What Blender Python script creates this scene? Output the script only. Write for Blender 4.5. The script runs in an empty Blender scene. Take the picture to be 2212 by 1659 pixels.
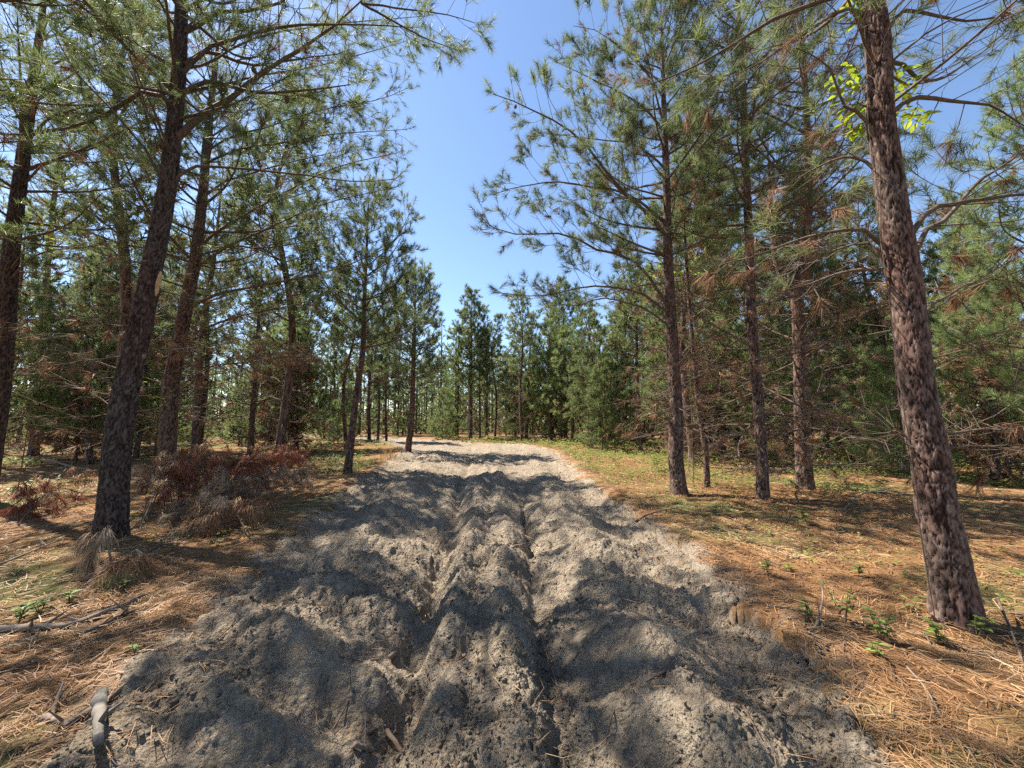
import bpy, math, random
import numpy as np
from mathutils import Vector

# ------------------------------------------------------------------ camera, world, sun, exposure
scene = bpy.context.scene
col = scene.collection
PITCH = math.radians(5.5)
CAM_H = 1.55
FPX, CX, CY = 831.0, 1106.0, 829.5          # focal length and centre, in units of a 2212 px wide picture

cam_data = bpy.data.cameras.new('camera')
cam_data.sensor_fit = 'HORIZONTAL'
cam_data.sensor_width = 36.0
cam_data.lens = FPX / 2212.0 * 36.0
cam_data.clip_start = 0.05
cam_data.clip_end = 2000.0
cam = bpy.data.objects.new('camera', cam_data)
cam.location = (0, 0, CAM_H)
cam.rotation_euler = (math.radians(90) + PITCH, 0, 0)
col.objects.link(cam)
scene.camera = cam

SUN_EL = math.radians(55)
SUN_AZ = math.atan2(-0.90, 0.44)              # clockwise from +Y
sun_dir = Vector((math.sin(SUN_AZ) * math.cos(SUN_EL), math.cos(SUN_AZ) * math.cos(SUN_EL), math.sin(SUN_EL)))

world = bpy.data.worlds.new('World')
scene.world = world
world.use_nodes = True
wn = world.node_tree
wn.nodes.clear()
sky = wn.nodes.new('ShaderNodeTexSky')
sky.sky_type = 'NISHITA'
sky.sun_disc = False
sky.sun_elevation = SUN_EL
sky.sun_rotation = SUN_AZ % (2 * math.pi)
sky.altitude = 0
sky.air_density = 1.0
sky.dust_density = 0.25
sky.ozone_density = 3.0
bg = wn.nodes.new('ShaderNodeBackground')
bg.inputs['Strength'].default_value = 0.092
wout = wn.nodes.new('ShaderNodeOutputWorld')
wn.links.new(sky.outputs['Color'], bg.inputs['Color'])
wn.links.new(bg.outputs['Background'], wout.inputs['Surface'])

sun_data = bpy.data.lights.new('sun', 'SUN')
sun_data.energy = 5.0
sun_data.angle = math.radians(0.53)
sun_data.color = (1.0, 0.93, 0.82)
sun = bpy.data.objects.new('sun', sun_data)
sun.rotation_euler = (-sun_dir).to_track_quat('-Z', 'Y').to_euler()
sun.location = (-20, 10, 30)
col.objects.link(sun)

scene.view_settings.view_transform = 'Standard'
scene.view_settings.look = 'None'
scene.view_settings.exposure = 1.46
scene.view_settings.gamma = 1.0
scene.view_settings.use_curve_mapping = False
scene.render.engine = 'CYCLES'
scene.cycles.max_bounces = 8
scene.cycles.diffuse_bounces = 4
scene.cycles.glossy_bounces = 2
scene.cycles.transmission_bounces = 4
scene.cycles.use_denoising = False
scene.cycles.use_adaptive_sampling = True
scene.cycles.adaptive_threshold = 0.016
scene.cycles.sample_clamp_indirect = 6.0

rng = np.random.default_rng(7)
random.seed(7)

# ------------------------------------------------------------------ pixels to places (2212 x 1659 units)
FWD = np.array([0, math.cos(PITCH), math.sin(PITCH)])
UPV = np.array([0, -math.sin(PITCH), math.cos(PITCH)])

def ray(px, py):
    return np.array([1.0, 0, 0]) * (px - CX) / FPX + UPV * (CY - py) / FPX + FWD

def ground_at(px, py):                       # the point of the level ground under a pixel
    r = ray(px, py)
    t = -CAM_H / r[2]
    return np.array([r[0] * t, r[1] * t, 0.0])

def at_depth(px, py, y):                     # the point at distance y ahead
    r = ray(px, py)
    t = y / r[1]
    return np.array([0, 0, CAM_H]) + r * t

def project(p):
    v = np.asarray(p, float) - np.array([0, 0, CAM_H])
    d = v @ FWD
    d = np.where(d < 0.05, 0.05, d)
    return CX + FPX * v[..., 0] / d, CY - FPX * (v @ UPV) / d

# ------------------------------------------------------------------ noise
def hsh(ix, iy, seed=0):
    n = (ix.astype(np.int64) * 374761393 + iy.astype(np.int64) * 668265263 + seed * 974634777) & 0xffffffff
    n = ((n ^ (n >> 13)) * 1274126177) & 0xffffffff
    n = ((n ^ (n >> 15)) * 2246822519) & 0xffffffff
    n = n ^ (n >> 16)
    return (n & 0xffffff) / float(0xffffff)

def vnoise(x, y, seed=0):
    ix, iy = np.floor(x), np.floor(y)
    fx, fy = x - ix, y - iy
    fx = fx * fx * fx * (fx * (fx * 6 - 15) + 10); fy = fy * fy * fy * (fy * (fy * 6 - 15) + 10)
    a, b = hsh(ix, iy, seed), hsh(ix + 1, iy, seed)
    c, d = hsh(ix, iy + 1, seed), hsh(ix + 1, iy + 1, seed)
    return (a + (b - a) * fx) * (1 - fy) + (c + (d - c) * fx) * fy

def fbm(x, y, octaves=4, seed=0, gain=0.5):
    x = np.asarray(x, float); y = np.asarray(y, float)
    v = 0; a = 1.0; t = 0
    for k in range(octaves):
        v = v + a * (vnoise(x, y, seed + k * 17) - 0.5); t += a
        c, s = math.cos(0.6 + k), math.sin(0.6 + k)
        x, y = (x * c - y * s) * 2.03, (x * s + y * c) * 2.03
        a *= gain
    return v / t * 2

def cells(x, y, seed=0, period=None, lo=0.12, span=0.76):
    ix, iy = np.floor(x), np.floor(y)
    f1 = np.full(x.shape, 9.0); f2 = np.full(x.shape, 9.0); cid = np.zeros(x.shape)
    for dx in (-1, 0, 1):
        for dy in (-1, 0, 1):
            jx, jy = ix + dx, iy + dy
            wx = np.mod(jx, period) if period else jx
            qx = jx + lo + span * hsh(wx, jy, seed); qy = jy + lo + span * hsh(wx, jy, seed + 1)
            d = np.hypot(x - qx, y - qy)
            near = d < f1
            f2 = np.where(near, f1, np.minimum(f2, d))
            cid = np.where(near, hsh(wx, jy, seed + 2), cid)
            f1 = np.where(near, d, f1)
    return f1, f2, cid

def sstep(a, b, x):
    t = np.clip((x - a) / (b - a), 0, 1)
    return t * t * (3 - 2 * t)

# ------------------------------------------------------------------ mesh and object helpers
def mesh(name, V, quads=None, tris=None, mats=(), tint=None, smooth=True, midx=None, tint_domain='FACE', extra=None):
    V = np.asarray(V, np.float32)
    nq = 0 if quads is None else len(quads); nt = 0 if tris is None else len(tris)
    loops = []
    if nq: loops.append(np.asarray(quads, np.int32).ravel())
    if nt: loops.append(np.asarray(tris, np.int32).ravel())
    loops = np.concatenate(loops) if loops else np.zeros(0, np.int32)
    starts = np.concatenate([np.arange(nq) * 4, nq * 4 + np.arange(nt) * 3]).astype(np.int32)
    m = bpy.data.meshes.new(name)
    m.vertices.add(len(V)); m.vertices.foreach_set('co', V.ravel())
    m.loops.add(len(loops)); m.loops.foreach_set('vertex_index', loops)
    m.polygons.add(nq + nt); m.polygons.foreach_set('loop_start', starts)
    if smooth is True:
        m.polygons.foreach_set('use_smooth', np.ones(nq + nt, bool))
    elif smooth is not False:
        m.polygons.foreach_set('use_smooth', np.asarray(smooth, bool))
    for mt in mats: m.materials.append(mt)
    if midx is not None: m.polygons.foreach_set('material_index', np.asarray(midx, np.int32))
    if tint is not None:
        a = m.attributes.new('tint', 'FLOAT', tint_domain); a.data.foreach_set('value', np.asarray(tint, np.float32))
    for k, v in (extra or {}).items():
        a = m.attributes.new(k, 'FLOAT', 'POINT'); a.data.foreach_set('value', np.asarray(v, np.float32))
    m.update(calc_edges=True)
    return m

def link(name, data=None, parent=None, loc=None):
    o = bpy.data.objects.new(name, data); col.objects.link(o)
    if parent is not None: o.parent = parent
    if loc is not None: o.location = loc
    return o

def tag(o, label=None, cat=None, group=None, kind=None):
    if label: o['label'] = label
    if cat: o['category'] = cat
    if group: o['group'] = group
    if kind: o['kind'] = kind
    return o

def norm(v):
    return v / (np.linalg.norm(v, axis=-1, keepdims=True) + 1e-9)

def tube_batch(P, R, sides, rot=0.0):
    """P (B,n,3), R (B,n) -> vertices, quads; open ends close to a point by tiny radii"""
    B, n, _ = P.shape
    T = np.empty_like(P)
    T[:, 1:-1] = P[:, 2:] - P[:, :-2]; T[:, 0] = P[:, 1] - P[:, 0]; T[:, -1] = P[:, -1] - P[:, -2]
    T = norm(T)
    mean = norm(P[:, -1] - P[:, 0])
    ref = np.where(np.abs(mean[:, 2:3]) > 0.8, np.array([[1.0, 0, 0]]), np.array([[0, 0, 1.0]]))[:, None, :]
    U = norm(np.cross(T, np.broadcast_to(ref, T.shape))); W = np.cross(T, U)
    th = np.arange(sides) * 2 * np.pi / sides + rot
    ring = U[:, :, None, :] * np.cos(th)[None, None, :, None] + W[:, :, None, :] * np.sin(th)[None, None, :, None]
    V = P[:, :, None, :] + ring * R[:, :, None, None]
    V = V.reshape(-1, 3)
    b = np.arange(B)[:, None, None] * n * sides; i = np.arange(n - 1)[None, :, None] * sides; k = np.arange(sides)[None, None, :]
    k2 = (k + 1) % sides
    Q = np.stack(np.broadcast_arrays(b + i + k, b + i + k2, b + i + sides + k2, b + i + sides + k), -1).reshape(-1, 4)
    return V, Q

def resample(pts, n):
    """Catmull-Rom through pts, n points evenly along it"""
    pts = np.asarray(pts, float)
    if len(pts) == 2:
        t = np.linspace(0, 1, n)[:, None]
        return pts[0] * (1 - t) + pts[1] * t
    P = np.vstack([2 * pts[0] - pts[1], pts, 2 * pts[-1] - pts[-2]])
    out = []
    for i in range(1, len(P) - 2):
        t = np.linspace(0, 1, 8, endpoint=False)[:, None]
        a, b, c, d = P[i - 1], P[i], P[i + 1], P[i + 2]
        out.append(0.5 * (2 * b + (c - a) * t + (2 * a - 5 * b + 4 * c - d) * t ** 2 + (3 * b - a - 3 * c + d) * t ** 3))
    out = np.vstack(out + [pts[-1:]])
    s = np.concatenate([[0], np.cumsum(np.linalg.norm(np.diff(out, axis=0), axis=1))])
    u = np.linspace(0, s[-1], n)
    return np.stack([np.interp(u, s, out[:, k]) for k in range(3)], -1)

# ------------------------------------------------------------------ materials
def new_mat(name):
    m = bpy.data.materials.new(name); m.use_nodes = True
    nt = m.node_tree; nt.nodes.clear()
    out = nt.nodes.new('ShaderNodeOutputMaterial')
    return m, nt, out

def ramp(nt, stops, src=None):
    r = nt.nodes.new('ShaderNodeValToRGB')
    e = r.color_ramp.elements
    while len(e) < len(stops): e.new(0.5)
    for el, (p, c) in zip(e, stops):
        el.position = p; el.color = (*c, 1)
    if src is not None: nt.links.new(src, r.inputs['Fac'])
    return r

def noise_tex(nt, scale, detail=4, vec=None, rough=0.6):
    n = nt.nodes.new('ShaderNodeTexNoise'); n.inputs['Scale'].default_value = scale
    n.inputs['Detail'].default_value = detail; n.inputs['Roughness'].default_value = rough
    if vec is not None: nt.links.new(vec, n.inputs['Vector'])
    return n

def mapping(nt, scale, coord='Object'):
    tc = nt.nodes.new('ShaderNodeTexCoord'); mp = nt.nodes.new('ShaderNodeMapping')
    mp.inputs['Scale'].default_value = scale
    nt.links.new(tc.outputs[coord], mp.inputs['Vector'])
    return mp.outputs['Vector']

def attr(nt, name):
    a = nt.nodes.new('ShaderNodeAttribute'); a.attribute_name = name
    return a.outputs['Fac']

def mixc(nt, fac, a, b, mode='MIX'):
    m = nt.nodes.new('ShaderNodeMix'); m.data_type = 'RGBA'; m.blend_type = mode
    for s, v in ((m.inputs[0], fac), (m.inputs[6], a), (m.inputs[7], b)):
        if hasattr(v, 'node'): nt.links.new(v, s)
        elif isinstance(v, (int, float)): s.default_value = v
        else: s.default_value = (*v, 1)
    return m.outputs[2]

def principled(nt, out, color, rough=0.9, spec=0.3, bump=None, bump_strength=0.4, bump_dist=0.01):
    p = nt.nodes.new('ShaderNodeBsdfPrincipled')
    if hasattr(color, 'node'): nt.links.new(color, p.inputs['Base Color'])
    else: p.inputs['Base Color'].default_value = (*color, 1)
    p.inputs['Roughness'].default_value = rough
    p.inputs['Specular IOR Level'].default_value = spec
    if bump is not None:
        b = nt.nodes.new('ShaderNodeBump'); b.inputs['Strength'].default_value = bump_strength
        b.inputs['Distance'].default_value = bump_dist
        nt.links.new(bump, b.inputs['Height']); nt.links.new(b.outputs['Normal'], p.inputs['Normal'])
    nt.links.new(p.outputs['BSDF'], out.inputs['Surface'])
    return p

def bark_material(name, plate_lo, plate_hi, fissure):
    m, nt, out = new_mat(name)
    v = mapping(nt, (1, 1, 0.35))
    n = noise_tex(nt, 26, 5, v, 0.7); n2 = noise_tex(nt, 2.2, 3, v)
    pl = ramp(nt, [(0.0, plate_lo), (1.0, plate_hi)], attr(nt, 'tint'))
    rm = ramp(nt, [(0.42, (0, 0, 0)), (0.66, (0.75, 0.75, 0.75))], n2.outputs['Fac'])
    c = mixc(nt, rm.outputs['Color'], pl.outputs['Color'], (plate_hi[0] * 0.72, plate_hi[1] * 0.50, plate_hi[2] * 0.47))
    g = ramp(nt, [(0.32, (0.45, 0.42, 0.41)), (0.70, (1.45, 1.42, 1.40))], n.outputs['Fac'])
    c = mixc(nt, 1.0, c, g.outputs['Color'], 'MULTIPLY')
    c = mixc(nt, attr(nt, 'fissure'), c, fissure)
    principled(nt, out, c, 0.92, 0.15, n.outputs['Fac'], 0.7, 0.012)
    return m

M = {}
M['bark'] = bark_material('pine_bark', (0.085, 0.058, 0.047), (0.250, 0.190, 0.160), (0.028, 0.015, 0.011))
M['bark_grey'] = bark_material('pine_bark_grey', (0.045, 0.037, 0.033), (0.160, 0.135, 0.122), (0.024, 0.013, 0.010))

def wood_material(name, stops, rough=0.85):
    m, nt, out = new_mat(name)
    v = mapping(nt, (1, 1, 1))
    n = noise_tex(nt, 9, 5, v, 0.7)
    c = ramp(nt, stops, n.outputs['Fac'])
    principled(nt, out, c.outputs['Color'], rough, 0.2, n.outputs['Fac'], 0.5, 0.004)
    return m
M['branch'] = wood_material('branch_bark', [(0.25, (0.070, 0.050, 0.038)), (0.55, (0.135, 0.100, 0.076)), (0.8, (0.20, 0.16, 0.125))])
M['dead_wood'] = wood_material('dead_branch_bark', [(0.25, (0.075, 0.052, 0.038)), (0.55, (0.15, 0.108, 0.080)), (0.8, (0.27, 0.215, 0.17))])
M['fallen'] = wood_material('fallen_wood', [(0.2, (0.09, 0.065, 0.05)), (0.5, (0.22, 0.165, 0.125)), (0.8, (0.36, 0.30, 0.24))])
M['grey_wood'] = wood_material('weathered_wood', [(0.25, (0.07, 0.06, 0.05)), (0.5, (0.17, 0.15, 0.125)), (0.75, (0.27, 0.245, 0.21))])
M['raw_wood'] = wood_material('raw_split_wood', [(0.2, (0.38, 0.22, 0.10)), (0.5, (0.55, 0.36, 0.18)), (0.8, (0.65, 0.46, 0.25))])
M['stem'] = wood_material('green_stem', [(0.2, (0.10, 0.085, 0.04)), (0.8, (0.19, 0.15, 0.08))])

def leafy_material(name, stops, transl=0.35, rough=0.5, spec=0.4, obj_var=0.25):
    m, nt, out = new_mat(name)
    c = ramp(nt, stops, attr(nt, 'tint')).outputs['Color']
    oi = nt.nodes.new('ShaderNodeObjectInfo')
    b = ramp(nt, [(0, (1 - obj_var,) * 3), (1, (1 + obj_var,) * 3)], oi.outputs['Random'])
    c = mixc(nt, 1.0, c, b.outputs['Color'], 'MULTIPLY')
    p = nt.nodes.new('ShaderNodeBsdfPrincipled')
    nt.links.new(c, p.inputs['Base Color']); p.inputs['Roughness'].default_value = rough
    p.inputs['Specular IOR Level'].default_value = spec
    t = nt.nodes.new('ShaderNodeBsdfTranslucent')
    nt.links.new(c, t.inputs['Color'])
    mx = nt.nodes.new('ShaderNodeMixShader'); mx.inputs[0].default_value = transl
    nt.links.new(p.outputs[0], mx.inputs[1]); nt.links.new(t.outputs[0], mx.inputs[2])
    nt.links.new(mx.outputs[0], out.inputs['Surface'])
    return m
M['needle'] = leafy_material('pine_needles', [(0.0, (0.070, 0.105, 0.034)), (0.5, (0.165, 0.205, 0.074)), (0.85, (0.27, 0.295, 0.125)), (1.0, (0.37, 0.34, 0.16))], 0.50, 0.5, 0.25)
M['sunlit_young_needle'] = leafy_material('sunlit_young_pine_needles', [(0.0, (0.105, 0.155, 0.050)), (0.5, (0.215, 0.275, 0.100)), (1.0, (0.34, 0.37, 0.16))], 0.55, 0.5, 0.25)  # lighter green of young pines, brightened to stand in for sunlit foliage
M['dead_needle'] = leafy_material('dead_pine_needles', [(0.0, (0.12, 0.055, 0.028)), (0.5, (0.25, 0.13, 0.065)), (1.0, (0.40, 0.27, 0.15))], 0.25, 0.6, 0.3, 0.1)
M['rust_needle'] = leafy_material('rust_red_needles', [(0.0, (0.13, 0.040, 0.024)), (0.6, (0.27, 0.095, 0.055)), (1.0, (0.38, 0.18, 0.10))], 0.25, 0.6, 0.3, 0.1)
M['mop'] = leafy_material('bleached_needles', [(0.0, (0.17, 0.10, 0.06)), (0.6, (0.33, 0.23, 0.15)), (1.0, (0.48, 0.38, 0.27))], 0.25, 0.6, 0.3, 0.1)
M['litter'] = leafy_material('needle_litter', [(0.0, (0.13, 0.065, 0.030)), (0.45, (0.33, 0.170, 0.076)), (0.8, (0.45, 0.28, 0.140)), (1.0, (0.54, 0.41, 0.25))], 0.15, 0.55, 0.35, 0.0)
M['herb'] = leafy_material('herb_leaf', [(0.0, (0.085, 0.125, 0.025)), (0.5, (0.23, 0.255, 0.060)), (1.0, (0.38, 0.36, 0.12))], 0.45, 0.5, 0.4, 0.15)
M['leaf'] = leafy_material('seedling_leaf', [(0.0, (0.10, 0.17, 0.035)), (1.0, (0.26, 0.34, 0.08))], 0.4, 0.4, 0.5, 0.25)
M['vine_leaf'] = leafy_material('vine_leaf', [(0.0, (0.22, 0.32, 0.025)), (1.0, (0.42, 0.48, 0.05))], 0.55, 0.4, 0.5, 0.25)
M['dry_grass'] = leafy_material('dry_grass', [(0.0, (0.22, 0.13, 0.05)), (1.0, (0.46, 0.32, 0.15))], 0.3, 0.6, 0.3, 0.1)

def sand_material():
    m, nt, out = new_mat('churned_sand')
    v = mapping(nt, (1, 1, 1))
    n1 = noise_tex(nt, 1.3, 5, v); n2 = noise_tex(nt, 55, 6, v, 0.75); n3 = noise_tex(nt, 7, 5, v, 0.65)
    c = ramp(nt, [(0.30, (0.238, 0.192, 0.143)), (0.52, (0.340, 0.280, 0.212)), (0.72, (0.430, 0.362, 0.280))], n3.outputs['Fac'])
    d = ramp(nt, [(0.35, (0.82, 0.81, 0.80)), (0.65, (1.10, 1.09, 1.06))], n1.outputs['Fac'])
    c2 = mixc(nt, 1.0, c.outputs['Color'], d.outputs['Color'], 'MULTIPLY')
    g = ramp(nt, [(0.30, (0.70, 0.69, 0.68)), (0.7, (1.18, 1.17, 1.16))], n2.outputs['Fac'])
    c3 = mixc(nt, 1.0, c2, g.outputs['Color'], 'MULTIPLY')
    hs = n2.outputs['Fac']
    for sc, k in ((26, 0.9), (52, 0.6), (105, 0.35)):
        vo = nt.nodes.new('ShaderNodeTexVoronoi'); vo.inputs['Scale'].default_value = sc; vo.inputs['Randomness'].default_value = 1.0
        nt.links.new(v, vo.inputs['Vector'])
        ma = nt.nodes.new('ShaderNodeMath'); ma.operation = 'MULTIPLY_ADD'; ma.inputs[1].default_value = -k
        nt.links.new(vo.outputs['Distance'], ma.inputs[0]); nt.links.new(hs, ma.inputs[2]); hs = ma.outputs[0]
    principled(nt, out, c3, 0.95, 0.1, hs, 1.0, 0.028)
    return m
M['sand'] = sand_material()

def floor_material():
    m, nt, out = new_mat('forest_floor')
    v = mapping(nt, (1, 1, 1))
    n1 = noise_tex(nt, 0.45, 5, v); n2 = noise_tex(nt, 38, 6, v, 0.8); n3 = noise_tex(nt, 5, 5, v, 0.65)
    lit = ramp(nt, [(0.25, (0.110, 0.060, 0.032)), (0.5, (0.250, 0.138, 0.066)), (0.75, (0.38, 0.235, 0.115))], n3.outputs['Fac'])
    grn = ramp(nt, [(0.25, (0.070, 0.085, 0.030)), (0.75, (0.20, 0.205, 0.080))], n3.outputs['Fac'])
    gm = ramp(nt, [(0.50, (0, 0, 0)), (0.62, (1, 1, 1))], n1.outputs['Fac'])
    c = mixc(nt, gm.outputs['Color'], lit.outputs['Color'], grn.outputs['Color'])
    sandm = mixc(nt, attr(nt, 'sandy'), c, (0.31, 0.262, 0.205))
    g = ramp(nt, [(0.30, (0.45, 0.43, 0.40)), (0.7, (1.25, 1.22, 1.2))], n2.outputs['Fac'])
    c3 = mixc(nt, 1.0, sandm, g.outputs['Color'], 'MULTIPLY')
    principled(nt, out, c3, 0.95, 0.1, n2.outputs['Fac'], 1.0, 0.02)
    return m
M['floor'] = floor_material()

# ------------------------------------------------------------------ terrain
TY = np.array([-12, -4, 1.7, 2.6, 3.8, 7.0, 11.6, 19.5, 25, 31, 36, 42])
TL = np.array([-1.6, -1.7, -1.90, -2.35, -2.60, -3.35, -4.2, -5.4, -7.2, -10.5, -16, -24])
TR = np.array([1.7, 1.65, 1.62, 1.90, 2.05, 1.92, 1.90, 2.0, 0.2, -5.5, -10, -17])

def edges(y):
    y = np.asarray(y, float)
    l = np.interp(y, TY, TL) + 0.16 * fbm(y * 1.1, y * 0 + 3.3, 4, 5) + 0.05 * fbm(y * 6, y * 0 + 1, 2, 8)
    r = np.interp(y, TY, TR) + 0.20 * fbm(y * 1.0, y * 0 + 9.3, 4, 6) + 0.06 * fbm(y * 6, y * 0 + 2, 2, 9)
    return l, r

def floor_h(x, y):
    x = np.asarray(x, float); y = np.asarray(y, float)
    d = np.hypot(x, y)
    h = 0.16 * fbm(x * 0.22, y * 0.22, 3, 11) * sstep(2, 9, d) + 0.05 * fbm(x * 1.1, y * 1.1, 4, 12)
    l, r = edges(y)
    h = h + 0.07 * np.exp(-((x - r - 0.25) / 0.35) ** 2) + 0.05 * np.exp(-((x - l + 0.2) / 0.35) ** 2)
    return h

def track_h(x, y):
    x = np.asarray(x, float); y = np.asarray(y, float)
    l, r = edges(y)
    u = (x - l) / (r - l)
    near = np.exp(-np.maximum(y - 9, 0) / 9)
    wob = 0.07 * fbm(y * 0.9, y * 0 + 5, 3, 21)
    rut = 0.22 + 0.02 * np.maximum(2.4 - y, 0) * 8 * 0.2 + wob * 0.5
    val = -0.62 - 0.085 * (y - 2.4) + wob
    sag = sstep(0.0, 0.10, u) * sstep(1.0, 0.90, u)
    h = -0.13 * sag
    h = h + 0.20 * np.exp(-((x + 1.75 + 0.12 * (y - 3)) / 0.55) ** 2) * near             # broad mound on the left
    h = h + 0.19 * np.exp(-((x - 0.95) / 0.40) ** 2) * near                              # broad mound on the right
    mid = 0.5 * (rut + val)
    h = h + 0.19 * np.exp(-((x - mid - 0.18) / 0.20) ** 2) * near + 0.15 * np.exp(-((x - mid + 0.22) / 0.16) ** 2) * near
    s = x - rut
    rd = (0.07 + 0.13 * sstep(0.25, 0.75, vnoise(y * 1.7, y * 0 + 4, 28))) * sstep(9.5, 6.0, y) * sstep(0.8, 2.2, y)
    h = h - rd * np.exp(-(np.where(s < 0, s / 0.05, s / 0.085)) ** 2)
    h = h - 0.15 * np.exp(-((x - val) / 0.13) ** 2) * np.maximum(near, 0.3)
    h = h + 0.075 * fbm(x * 1.3 + 3, y * 2.0, 3, 23) + 0.055 * fbm(x * 3.2, y * 5.0, 3, 24) * near
    h = h + 0.030 * fbm(x * 4.5 + 7, y * 3.4, 3, 29) * near * np.exp(-((x - mid) / 0.6) ** 2) * 1.5
    h = h + 0.045 * np.sin(y * 9.0 + 1.6 * fbm(x * 0.9, y * 0.4, 2, 27) * 3) * sag * near
    return h + 0.16 * fbm(x * 0.22, y * 0.22, 3, 11) * sstep(2, 9, np.hypot(x, y)), u

def clods(x, y):
    mask = sstep(-0.25, 0.35, fbm(x * 1.7, y * 1.7, 3, 31))
    h = 0
    for sc, amp, sd in ((0.17, 0.024, 41), (0.090, 0.036, 42), (0.055, 0.040, 43)):
        wx = x / sc + 0.6 * fbm(x / sc * 1.5, y / sc * 1.5, 2, sd + 5); wy = y / sc + 0.6 * fbm(x / sc * 1.5 + 9, y / sc * 1.5, 2, sd + 6)
        f1, f2, cid = cells(wx, wy, sd)
        h = h + amp * np.maximum(1 - (f1 / 0.70) ** 2, 0) ** 1.15 * np.maximum(cid - 0.30, 0) * 1.5 * (0.62 + 0.38 * mask)
    return h + 0.022 * fbm(x * 18, y * 18, 4, 33, 0.65)

def ground_z(x, y):
    """height of whatever shows at x, y (scalar)"""
    x = np.atleast_1d(np.asarray(x, float)); y = np.atleast_1d(np.asarray(y, float))
    th, u = track_h(x, y)
    inside = (u > 0) & (u < 1) & (y < 40)
    return np.where(inside, th, floor_h(x, y))

def grid_quads(nr, nc):
    i = np.arange(nr - 1)[:, None] * nc; k = np.arange(nc - 1)[None, :]
    return np.stack(np.broadcast_arrays(i + k, i + k + 1, i + nc + k + 1, i + nc + k), -1).reshape(-1, 4)

def build_track():
    parts = [(np.linspace(-10, 0.85, 40), 201), (0.85 * np.exp(np.linspace(0, math.log(5 / 0.85), 360)), 501), (5 * np.exp(np.linspace(0, math.log(41 / 5), 220)), 251)]
    xs, ys, quads, off = [], [], [], 0
    for y, nc in parts:
        u = np.linspace(-0.10, 1.10, nc); l, r = edges(y)
        X = l[:, None] + (r - l)[:, None] * u[None, :]
        xs.append(X.ravel()); ys.append(np.broadcast_to(y[:, None], X.shape).ravel())
        quads.append(grid_quads(len(y), nc) + off); off += X.size
    x, yy = np.concatenate(xs), np.concatenate(ys)
    h, uu = track_h(x, yy)
    h = h + clods(x, yy) * np.where(yy > 0, 1, 0.3)
    # beyond its borders the sheet dives under the forest floor, ragged
    rag = 0.03 * fbm(x * 5, yy * 5, 4, 51)
    out = np.maximum(np.maximum(-uu + rag, uu - 1 + rag), 0)
    h = h - out * 3.2 - sstep(39, 41, yy) * 0.6
    m = mesh('dirt_track', np.stack([x, yy, h], -1), quads=np.vstack(quads), mats=[M['sand']])
    o = link('dirt_track', m)
    tag(o, 'churned pale sandy track with ruts and furrows running into the pines', 'track', kind='structure')

def build_floor():
    front = np.linspace(-math.radians(66), math.radians(66), 340)
    back = np.linspace(math.radians(66), 2 * math.pi - math.radians(66), 90)[1:]
    th = np.concatenate([front, back])
    r = np.concatenate([[0.02, 0.4], 0.8 * np.exp(np.linspace(0, math.log(420 / 0.8), 200))])
    X = r[:, None] * np.sin(th)[None, :]; Y = r[:, None] * np.cos(th)[None, :]
    x, y = X.ravel(), Y.ravel()
    h = floor_h(x, y)
    l, rr = edges(y)
    u = (x - l) / (rr - l)
    rag = 0.035 * fbm(x * 4, y * 4, 4, 52)
    ins = np.minimum(u + rag, 1 - u + rag)
    d = np.hypot(x, y)
    fade = np.clip((40.5 - y) / 2, 0, 1)
    h = h - sstep(0.010, 0.030, ins) * 0.6 * fade
    h = h + (0.022 * fbm(x * 6, y * 6, 3, 53) + 0.012 * fbm(x * 20, y * 20, 3, 54)) * sstep(60, 20, d)
    sandy = np.maximum(sstep(0.006, 0.012, ins) * fade, sstep(-0.07, 0.0, ins) * fade) * np.maximum(sstep(0.006, 0.014, ins), sstep(0.30, 0.62, vnoise(x * 2.2, y * 2.2, 55) + 0.25 * fbm(x * 9, y * 9, 3, 56)))
    m = mesh('forest_floor', np.stack([x, y, h], -1), quads=grid_quads(len(r), len(th)), mats=[M['floor']], extra={'sandy': sandy})
    o = link('forest_floor', m)
    tag(o, 'forest floor of brown pine needles and low green growth', 'ground', kind='structure')
build_track(); build_floor()

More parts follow.
